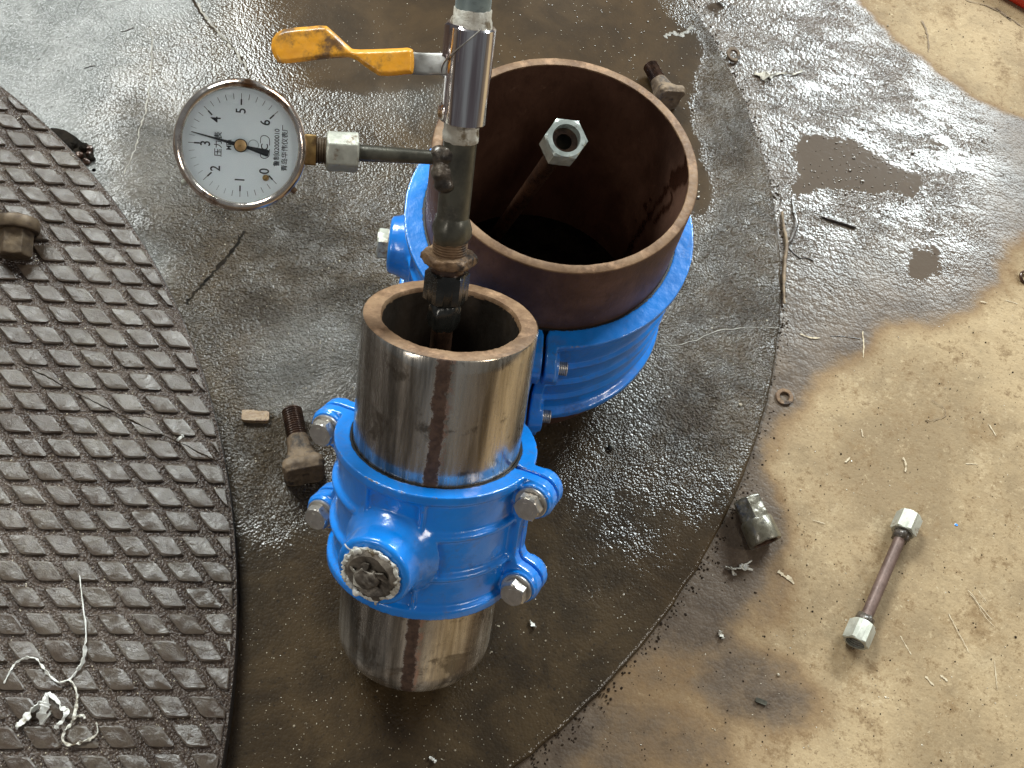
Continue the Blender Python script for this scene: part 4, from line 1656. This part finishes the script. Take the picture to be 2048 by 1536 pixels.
def build_tbolt():
    a, d, L = lying(583, 818, 611, 957, .012)
    M = frame(a, d + Vector((0, 0, .06)), (0, 0, 1))
    root = thing('track_bolt', 'rusted square headed bolt lying beside the left of the front clamp', 'bolt', M, 'rusted square headed bolts')
    l1, l2, l3 = L * .44, L * .72, L
    bm = bmesh.new()
    lathe(bm, [(1e-4, 0), (.0078, 0)] + thread_prof(.0096, .001, l1, .0024, .0012) + [(1e-4, l1)], 44)
    add('thread', finish(bm, 20), MTHREAD, root)
    bm = bmesh.new()
    rg = []
    # shank from round to flared square
    for z, r, sq in ((l1 - .001, .0097, 0), (l1 + .004, .0105, .1), (l2 - .004, .0118, .45), (l2 + .004, .0150, .8), (l2 + .009, .0185, 1), (l3 - .006, .0190, 1), (l3, .0165, 1)):
        ring = []
        for k in range(48):
            t = 2 * PI * k / 48
            c, s = math.cos(t), math.sin(t)
            e = 1 / max(abs(c), abs(s))
            f = 1 + (min(e, 1.28) - 1) * sq
            ring.append(bm.verts.new((r * c * f, r * s * f, z)))
        rg.append(ring)
    for A, B in zip(rg, rg[1:]):
        for k in range(48):
            bm.faces.new([A[k], A[(k + 1) % 48], B[(k + 1) % 48], B[k]])
    bm.faces.new(rg[0][::-1])
    bm.faces.new(rg[-1])
    me = cast(bm, .0008, 4)
    roughen(me, .0008, 130, 3)
    add('head', me, MRUSTB, root)
    a, d, L = lying(1300, 130, 1338, 205, .013)
    copy_tree(root, frame(a, d + Vector((0, 0, .03)), (.35, 0, 1)) @ Matrix.Diagonal((.92, .92, .80, 1)), 'rusted square headed bolt lying behind the rim of the large pipe')


build_tbolt()


def build_washer(u, v, ro, ri, mat, label, z, tilt=0.0, ax=0.0):
    p = at(u, v, z)
    bm = bmesh.new()
    lathe(bm, ring_prof(ri, ro, 0, .0028, .0006), 48)
    me = finish(bm, 40)
    roughen(me, .0003, 200, u)
    o = add('washer', me, mat, None, T(p) @ RZ(ax) @ RX(tilt))
    tag(o, label, 'washer', 'loose rusty washers')


build_washer(1568, 795, .0092, .0050, MRUSTN, 'rusty washer on dry tan floor at the right rim of the round plate', FZ + .0006, .05)
build_washer(1466, 110, .0092, .0050, MRUSTB, 'dusty washer tilted on the upper right rim of the round plate', -.001, .35, .9)
build_washer(2050, 556, .0085, .0060, MTHREAD, 'dark ring half cut off by the right edge of the picture', FZ + .0006, .3, 1.2)


def build_connector():
    z = FZ + .0125
    a, d, L = lying(1813, 1047, 1718, 1268, z)
    root = thing('double_nut_tube', 'short brown tube with a pale hex nut welded on each end on the tan floor', 'connector', frame(a, d, (0, 0, 1)))
    m = (1.0 / FPX) * ((a - CAM).dot(FW))
    nl = .021
    for k, (zz, rot, open_end) in enumerate(((-.010, R(12), False), (L - nl + .010, R(36), True))):
        bm = bmesh.new()
        if open_end:
            hexnut(bm, .0222, nl, .0088, depth=.017, M=T((0, 0, zz)) @ RZ(rot))
        else:
            hexnut(bm, .0222, nl, .0088, depth=.017, M=T((0, 0, zz + nl)) @ RX(PI) @ RZ(rot))
        add('hex_nut', finish(bm, 20), MNUTP, root)
        if open_end:
            bm = bmesh.new()
            lathe(bm, [(.0088 + (.0007 if i % 2 else -.0002), zz + .004 + i * .0010) for i in range(17)], 40, close=False)
            add('inner_thread', finish(bm, 20), MTHREAD, root)
    bm = bmesh.new()
    lathe(bm, cyl(.0056, .0056, .008, L - .008), 40)
    add('tube', finish(bm), MREDTUBE, root)
    for zc in (.0145, L - .0145):
        bm = bmesh.new()
        lathe(bm, [(.005, zc - .006), (.0078, zc - .004), (.0088, zc), (.0078, zc + .004), (.005, zc + .006)], 48)
        me = finish(bm, 70)
        roughen(me, .0018, 190, zc * 100)
        add('weld_bead', me, MWELD, root)


build_connector()


def build_coupling():
    z = FZ + .0155
    a, d, L = lying(1492, 998, 1532, 1082, z)
    root = thing('hex_coupling', 'oily olive hex coupling lying on the floor at the rim of the round plate', 'coupling', frame(a, d - Vector((0, 0, .05)), (0, 0, 1)))
    bm = bmesh.new()
    hexnut(bm, .0252, L * .62, .007, depth=.01, M=T((0, 0, 0)) @ RZ(R(20)))
    me = cast(bm, .0008, 3)
    roughen(me, .0006, 120, 1)
    add('hexagon', me, MOLIVE, root)
    bm = bmesh.new()
    lathe(bm, [(1e-4, L * .5), (.0148, L * .5), (.0160, L * .54), (.0162, L * 1.0), (.0155, L * 1.03), (.0122, L * 1.03), (.0118, L * .8), (1e-4, L * .8)], 64)
    me = finish(bm, 40)
    roughen(me, .0006, 120, 2)
    add('collar', me, MOLIVE, root)
    bm = bmesh.new()
    lathe(bm, [(.0119, L * .82), (.0119, L * 1.028), (.0110, L * 1.0), (.0110, L * .82)], 48)
    add('inner_rust', finish(bm), MTHREAD, root)


build_coupling()


def build_left_fitting():
    z = TZ + .020
    a, d, L = lying(36, 436, 16, 528, z)
    root = thing('brass_fitting', 'dull brass hex fitting with a wide collar on the tread plate at the left edge', 'fitting', frame(a, d - Vector((0, 0, .30)), (0, 0, 1)))
    bm = bmesh.new()
    lathe(bm, [(1e-4, 0), (.0160, 0), (.0200, .0018), (.0212, .005), (.0212, .012), (.0200, .0135), (1e-4, .0135)], 64)
    me = finish(bm, 40)
    roughen(me, .0005, 110, 3)
    add('collar', me, MTAN, root)
    bm = bmesh.new()
    hexnut(bm, .0285, L * .50, M=T((0, 0, .013)) @ RZ(R(24)))
    me = cast(bm, .0008, 3)
    roughen(me, .0004, 120, 6)
    add('hexagon', me, MTAN, root)


build_left_fitting()


def ribbon(bm, pts, w, th=.0003, seed=1, lift=.0012, twist=1.0):
    """crumpled narrow tape along world points"""
    rg = random.Random(seed)
    P = spline(pts, 7)
    n = len(P)
    rows = []
    ph = rg.uniform(0, 6)
    for i, p in enumerate(P):
        t = (P[min(i + 1, n - 1)] - P[max(i - 1, 0)]).normalized()
        a = ph + twist * (noise.noise(Vector((i * .21, seed * 3.3, 0))) * 3)
        side = Vector((-t.y, t.x, 0)).normalized()
        up = Vector((0, 0, 1))
        dd = side * math.cos(a) + up * math.sin(a)
        nn = side * -math.sin(a) + up * math.cos(a)
        ww = (w[min(int(i / 7), len(w) - 1)] if isinstance(w, list) else w) * rg.uniform(.75, 1.25)
        q = p + up * (lift + abs(math.sin(a)) * ww + .0008 * abs(noise.noise(Vector((i * .4, seed, 4)))))
        rows.append([bm.verts.new(q + dd * (s1 * ww) + nn * (s2 * th)) for s1, s2 in ((-1, -1), (0, -.4), (1, -1), (1, 1), (0, 1.6), (-1, 1))])
    for A, B in zip(rows, rows[1:]):
        for k in range(6):
            bm.faces.new([A[k], A[(k + 1) % 6], B[(k + 1) % 6], B[k]])
    bm.faces.new(rows[0][::-1])
    bm.faces.new(rows[-1])


def tape_thing(name, paths, mat, label, cat, zref, seed=1, group=None, twist=1.0):
    bm = bmesh.new()
    for k, (pp, w) in enumerate(paths):
        ribbon(bm, [at(u, v, zref) for u, v in pp], w, seed=seed + k, twist=twist)
    me = finish(bm, 60)
    roughen(me, .0003, 300, seed)
    o = add(name, me, mat)
    tag(o, label, cat, group)
    return o


TT = TZ + .0018
tape_thing('tape_strand', [([(160, 1152), (163, 1180), (168, 1220), (173, 1260), (172, 1290), (167, 1325), (155, 1343), (142, 1358), (120, 1366), (100, 1352), (84, 1332), (72, 1318), (50, 1318), (30, 1330), (18, 1350), (9, 1368)], [.0004, .0006, .0009, .0013, .0018, .0018, .0010, .0007, .0008, .0012, .0014, .0012, .0008, .0007, .0005, .0003])],
           MTAPEW, 'long thin white tape strand curling over the tread plate at lower left', 'tape', TT, 3)
tape_thing('tape_strand', [([(118, 1367), (140, 1362), (152, 1378), (155, 1400), (151, 1425), (146, 1445), (130, 1465), (127, 1482), (142, 1491), (165, 1485), (183, 1478), (196, 1465), (193, 1445)], [.0005, .0007, .0009, .0013, .0016, .0016, .0012, .0013, .0014, .0012, .0009, .0006, .0004]),
                           ([(146, 1443), (155, 1434), (168, 1432), (170, 1438)], [.0009, .0011, .0008, .0005])],
           MTAPE, 'tan tape strand ending in a hook below the white strand at lower left', 'tape', TT, 9)
tape_thing('tape_scrap', [([(97, 1388), (84, 1408), (66, 1424), (50, 1440), (34, 1456)], [.0020, .0030, .0034, .0026, .0012]),
                          ([(98, 1390), (94, 1410), (90, 1432), (96, 1438)], [.0028, .0055, .0058, .0040]),
                          ([(98, 1387), (115, 1402), (124, 1416), (134, 1424), (128, 1440), (118, 1450), (112, 1459)], [.0020, .0018, .0024, .0022, .0014, .0020, .0024])],
           MTAPEW, 'crumpled white tape scrap with folded arms on the tread plate at lower left', 'tape', TT, 21, twist=.6)
tape_thing('tape_scrap', [([(1508, 148), (1520, 152), (1532, 156), (1540, 150)], [.003, .006, .005, .003]), ([(1528, 145), (1532, 165)], .002), ([(1538, 155), (1560, 148), (1585, 150), (1605, 143)], [.0015, .0012, .0014, .0008])],
           MTAPE, 'pale grey tape scrap with a tail on the wet floor at upper right', 'tape', FZ, 31, twist=.5)
tape_thing('fibre_tuft', [([(1450, 1135), (1465, 1140), (1480, 1138), (1492, 1132)], [.0018, .0035, .0035, .0016]), ([(1478, 1136), (1494, 1128), (1503, 1122)], [.0010, .0007, .0003]), ([(1486, 1136), (1505, 1141)], [.0010, .0009]), ([(1462, 1136), (1466, 1148), (1472, 1150)], [.0018, .0016, .0008])],
           MTAPE, 'small tuft of pale fibres below the olive coupling on the dark damp floor', 'fibre scrap', FZ, 41, twist=.5)
tape_thing('fibre_tuft', [([(1436, 1262), (1442, 1272), (1446, 1280)], [.0015, .0024, .0014])], MTAPE, 'tiny tan crumb at the tip of the damp patch below the fibre tuft', 'fibre scrap', FZ, 42)
tape_thing('paper_chip', [([(1059, 1242), (1064, 1250), (1071, 1257)], [.0012, .0018, .0010])], MTAPEW, 'small curled white chip right of the foot of the bright pipe', 'chip', 0, 51)
tape_thing('paper_chip', [([(858, 1514), (866, 1520), (872, 1525)], [.0010, .0016, .0010])], MTAPEW, 'small white chip at the bottom edge below the bright pipe', 'chip', 0, 52)
tape_thing('paper_chip', [([(355, 883), (362, 876), (368, 873)], [.0010, .0013, .0008])], MTAPEW, 'small white chip on the tread plate beside its crack', 'chip', TT, 53)


def twig(paths, mat, label, zref):
    bm = bmesh.new()
    for pp, r in paths:
        P = spline([at(u, v, zref) + Vector((0, 0, (r if not isinstance(r, list) else r[0]) * .9)) for u, v in pp], 5)
        n = len(P)
        rr = [r[min(int(i / 5), len(r) - 1)] if isinstance(r, list) else r for i in range(n)]
        P = [p + Vector((noise.noise(p * 300), noise.noise(p * 300 + Vector((5, 0, 0))), 0)) * .0008 for p in P]
        sweep(bm, P, rr, 8)
    me = finish(bm, 60)
    roughen(me, .0004, 400, 2)
    tag(add('twig', me, mat), label, 'twig')


twig([([(1564, 425), (1567, 455), (1573, 485), (1570, 520), (1567, 570), (1568, 608)], [.0014, .0017, .0020, .0018, .0014, .0012])], MTWIG, 'straight tan twig lying along the right rim of the round plate', FZ + .001)
twig([([(1584, 400), (1587, 425), (1592, 445), (1585, 470), (1574, 492)], [.0013, .0022, .0028, .0026, .0012])], MTWIGD, 'curved dark leaf stalk beside the tan twig on the wet floor', FZ)
twig([([(1575, 495), (1588, 508), (1600, 516), (1612, 515), (1626, 522)], [.0006, .0008, .0008, .0007, .0004])], MTWIGD, 'thin black kinked twig pointing right from the tan twig', FZ)
twig([([(1642, 434), (1660, 440), (1680, 446), (1700, 453), (1711, 456)], [.0012, .0016, .0016, .0014, .0010])], MTWIGD, 'glossy wet twig lying alone on the wet floor at right', FZ)
twig([([(1660, 672), (1690, 674), (1722, 679)], [.0005, .0006, .0003])], MTWIGD, 'hair thin dark twig where the wet floor turns tan', FZ)
twig([([(243, 64), (256, 60), (267, 56)], [.0005, .0007, .0004])], MTWIGD, 'short dark splinter on the bright wet area at upper left', 0)
twig([([(168, 137), (180, 133), (190, 132)], [.0005, .0007, .0004])], MTWIGD, 'short dark splinter below the first one at upper left', 0)


def lump(name, u, v, z, sx, sy, sz, mat, label, cat, seed, rot=0.0, amp=.25, blocky=False):
    bm = bmesh.new()
    if blocky:
        prism(bm, rpoly(2, 2, .25), -1, 1)
        bmesh.ops.subdivide_edges(bm, edges=bm.edges, cuts=2, use_grid_fill=True)
    else:
        bmesh.ops.create_icosphere(bm, subdivisions=4, radius=1)
    me = finish(bm, 50)
    me.transform(Matrix.Diagonal((sx, sy, sz, 1)))
    roughen(me, min(sx, sy, sz) * amp, .9 / min(sx, sy), seed)
    p = at(u, v, z)
    o = add(name, me, mat, None, T((p.x, p.y, z + sz * .8)) @ RZ(rot))
    tag(o, label, cat)
    return o


lump('stone_chip', 512, 836, 0, .0125, .0052, .0032, MSTONE, 'flat tan stone chip lying left of the rusted bolt', 'stone', 1, R(14), .35, True)
lump('pebble', 1221, 896, 0, .0032, .0030, .0024, MDARKP, 'round dark pebble on the plate right of the clamps', 'pebble', 2)
lump('metal_chip', 1521, 1404, FZ, .0052, .0021, .0015, MDARKP, 'small dark oblong chip on the damp brown floor at bottom', 'chip', 3, R(-8), .3, True)
lump('pebble', 1480, 810, 0, .0020, .0018, .0012, MGRIT, 'tiny pale pebble near the right rim of the plate', 'pebble', 4)
lump('rusty_nut_lump', 1443, -6, 0, .011, .006, .006, MRUSTN, 'dark rusty lump cut off by the top edge at the plate rim', 'scrap', 5)
lump('pebble', 1556, 1350, FZ, .0016, .0014, .0012, MGRIT, 'tiny pale crumb beside the damp patch at bottom right', 'pebble', 6)
lump('blue_fleck', 1912, 1050, FZ, .0018, .0013, .0005, MBLUE, 'tiny blue fleck on the tan floor right of the nut tube', 'paint fleck', 7)


# hole with rubble beside the tread plate
def build_hole():
    poly = [(100, 257), (120, 258), (140, 266), (158, 280), (172, 290), (186, 297), (186, 312), (182, 326), (170, 330), (150, 305), (120, 278)]
    bm = bmesh.new()
    P = [at(u, v, 0) for u, v in poly]
    c = sum(P, Vector()) / len(P)
    PP = spline(P + [P[0]], 4)
    rim = [bm.verts.new(p + Vector((noise.noise(p * 200), noise.noise(p * 200 + Vector((3, 3, 3))), 0)) * .001 + Vector((0, 0, .0006)) - c) for p in PP[:-1]]
    cc = bm.verts.new((0, 0, .0006))
    for i in range(len(rim)):
        bm.faces.new([rim[i], rim[(i + 1) % len(rim)], cc])
    root = thing('broken_hole', 'black broken patch full of rubble beside the tread plate at upper left', 'hole', T(c))
    add('hole_mouth', finish(bm), MDARK, root)  # flat black patch painted for the dark inside the hole
    rg = random.Random(5)
    for u, v, s in ((140, 297, .004), (148, 291, .0035), (170, 297, .0045), (180, 300, .004), (183, 318, .004), (160, 312, .0045), (172, 325, .004), (156, 322, .003), (178, 310, .003)):
        b2 = bmesh.new()
        bmesh.ops.create_icosphere(b2, subdivisions=3, radius=s)
        me = finish(b2, 80)
        roughen(me, s * .5, 1.2 / s, rg.uniform(0, 9))
        p = at(u, v, 0) - c
        add('rubble', me, MTHREAD if rg.random() < .6 else MDARK, root, T((p.x, p.y, .001)))


build_hole()

# red thing at the corner
p, q = at(2026, -6, FZ + .012), at(2075, 22, FZ + .012)
d = (q - p).normalized()
rp = thing('red_pipe', 'red painted tube just showing in the upper right corner', 'tube', frame(p + Vector((-d.y, d.x, 0)) * .0175 - d * .25, d, (0, 0, 1)))
bm = bmesh.new()
lathe(bm, cyl(.0165, .0165, 0, .6), 48)
add('tube', finish(bm), MRED, rp)


# ---------------------------------------------------------------- grit and bubbles (uncountable)
def scatter(name, n, place, size, mat, seed, squash=.6, ico=0, sides=None):
    rg = random.Random(seed)
    tb = bmesh.new()
    bmesh.ops.create_icosphere(tb, subdivisions=ico if ico else 1, radius=1)
    BV = np.array([v.co[:] for v in tb.verts])
    BF = np.array([[v.index for v in f.verts] for f in tb.faces])
    tb.free()
    VV, FF = [], []
    k = 0
    for _ in range(n):
        r = place(rg)
        if r is None:
            continue
        x, y, z = r
        s = size(rg)
        a = rg.uniform(0, 6.28)
        e = 1 if ico > 1 else rg.uniform(.5, 1.3)
        ca, sa = math.cos(a), math.sin(a)
        b = BV * np.array([s, s * e, s * squash])
        if ico <= 1:
            b = b * (1 + .25 * np.array([[rg.uniform(-1, 1)] for _ in range(len(b))]))
        VV.append(np.c_[b[:, 0] * ca - b[:, 1] * sa + x, b[:, 0] * sa + b[:, 1] * ca + y, b[:, 2] + z])
        FF.append(BF + k)
        k += len(BV)
    V = np.concatenate(VV)
    F = np.concatenate(FF)
    me = bpy.data.meshes.new(name)
    me.from_pydata(V.tolist(), [], F.tolist())
    for p_ in me.polygons:
        p_.use_smooth = ico > 1
    o = add(name, me, mat)
    o['kind'] = 'stuff'
    return o


def on_disc(rg):
    u, v = rg.uniform(380, 1600), rg.uniform(-40, 1560)
    p_ = at(u, v)
    if (Vector((p_.x, p_.y)) - DC).length > DR - .003 or (Vector((p_.x, p_.y)) - TC).length < TR + .002:
        return None
    return p_.x, p_.y, .0002


def on_floor(rg):
    u, v = rg.uniform(1050, 2080), rg.uniform(-40, 1560)
    p_ = at(u, v, FZ)
    if (Vector((p_.x, p_.y)) - DC).length < DR + .001:
        return None
    return p_.x, p_.y, FZ + .0002


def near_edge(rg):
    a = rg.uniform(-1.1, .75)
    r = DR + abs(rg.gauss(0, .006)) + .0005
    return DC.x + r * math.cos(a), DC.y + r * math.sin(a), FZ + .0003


def on_tread(rg):
    u, v = rg.uniform(-20, 490), rg.uniform(150, 1560)
    p_ = at(u, v, TZ)
    if (Vector((p_.x, p_.y)) - TC).length > TR - .003:
        return None
    return p_.x, p_.y, TZ + .0002


def bub(rg):
    if rg.random() < .55:
        u, v = rg.uniform(900, 1440), rg.uniform(-20, 430)
        p_ = at(u, v)
        if (Vector((p_.x, p_.y)) - DC).length > DR - .003:
            return None
        return p_.x, p_.y, 0
    u, v = rg.gauss(1710, 70), rg.gauss(345, 45)
    p_ = at(u, v, FZ)
    if (Vector((p_.x, p_.y)) - DC).length < DR + .003:
        return None
    return p_.x, p_.y, FZ + .0001


scatter('grit_on_plate', 5200, on_disc, lambda g: g.uniform(.00025, .0006) * (2.0 if g.random() < .03 else 1), MGRIT, 1)
scatter('dirt_on_floor', 1500, on_floor, lambda g: g.uniform(.0003, .0008) * (2.0 if g.random() < .03 else 1), MCRACK, 2)
scatter('crumbs_on_floor', 700, on_floor, lambda g: g.uniform(.0003, .0007) * (1.8 if g.random() < .05 else 1), MGRIT, 5)
scatter('dirt_and_shade_along_rim', 800, near_edge, lambda g: g.uniform(.0004, .0014), MCRACK, 3)  # dark crumbs that also draw the shadow line of the rim
scatter('grit_on_tread', 1800, on_tread, lambda g: g.uniform(.0003, .0007), MGRIT, 6)
scatter('bubbles_on_puddles', 420, bub, lambda g: g.uniform(.0005, .0013) * (2.0 if g.random() < .06 else 1), MWATER, 4, .75, 2)
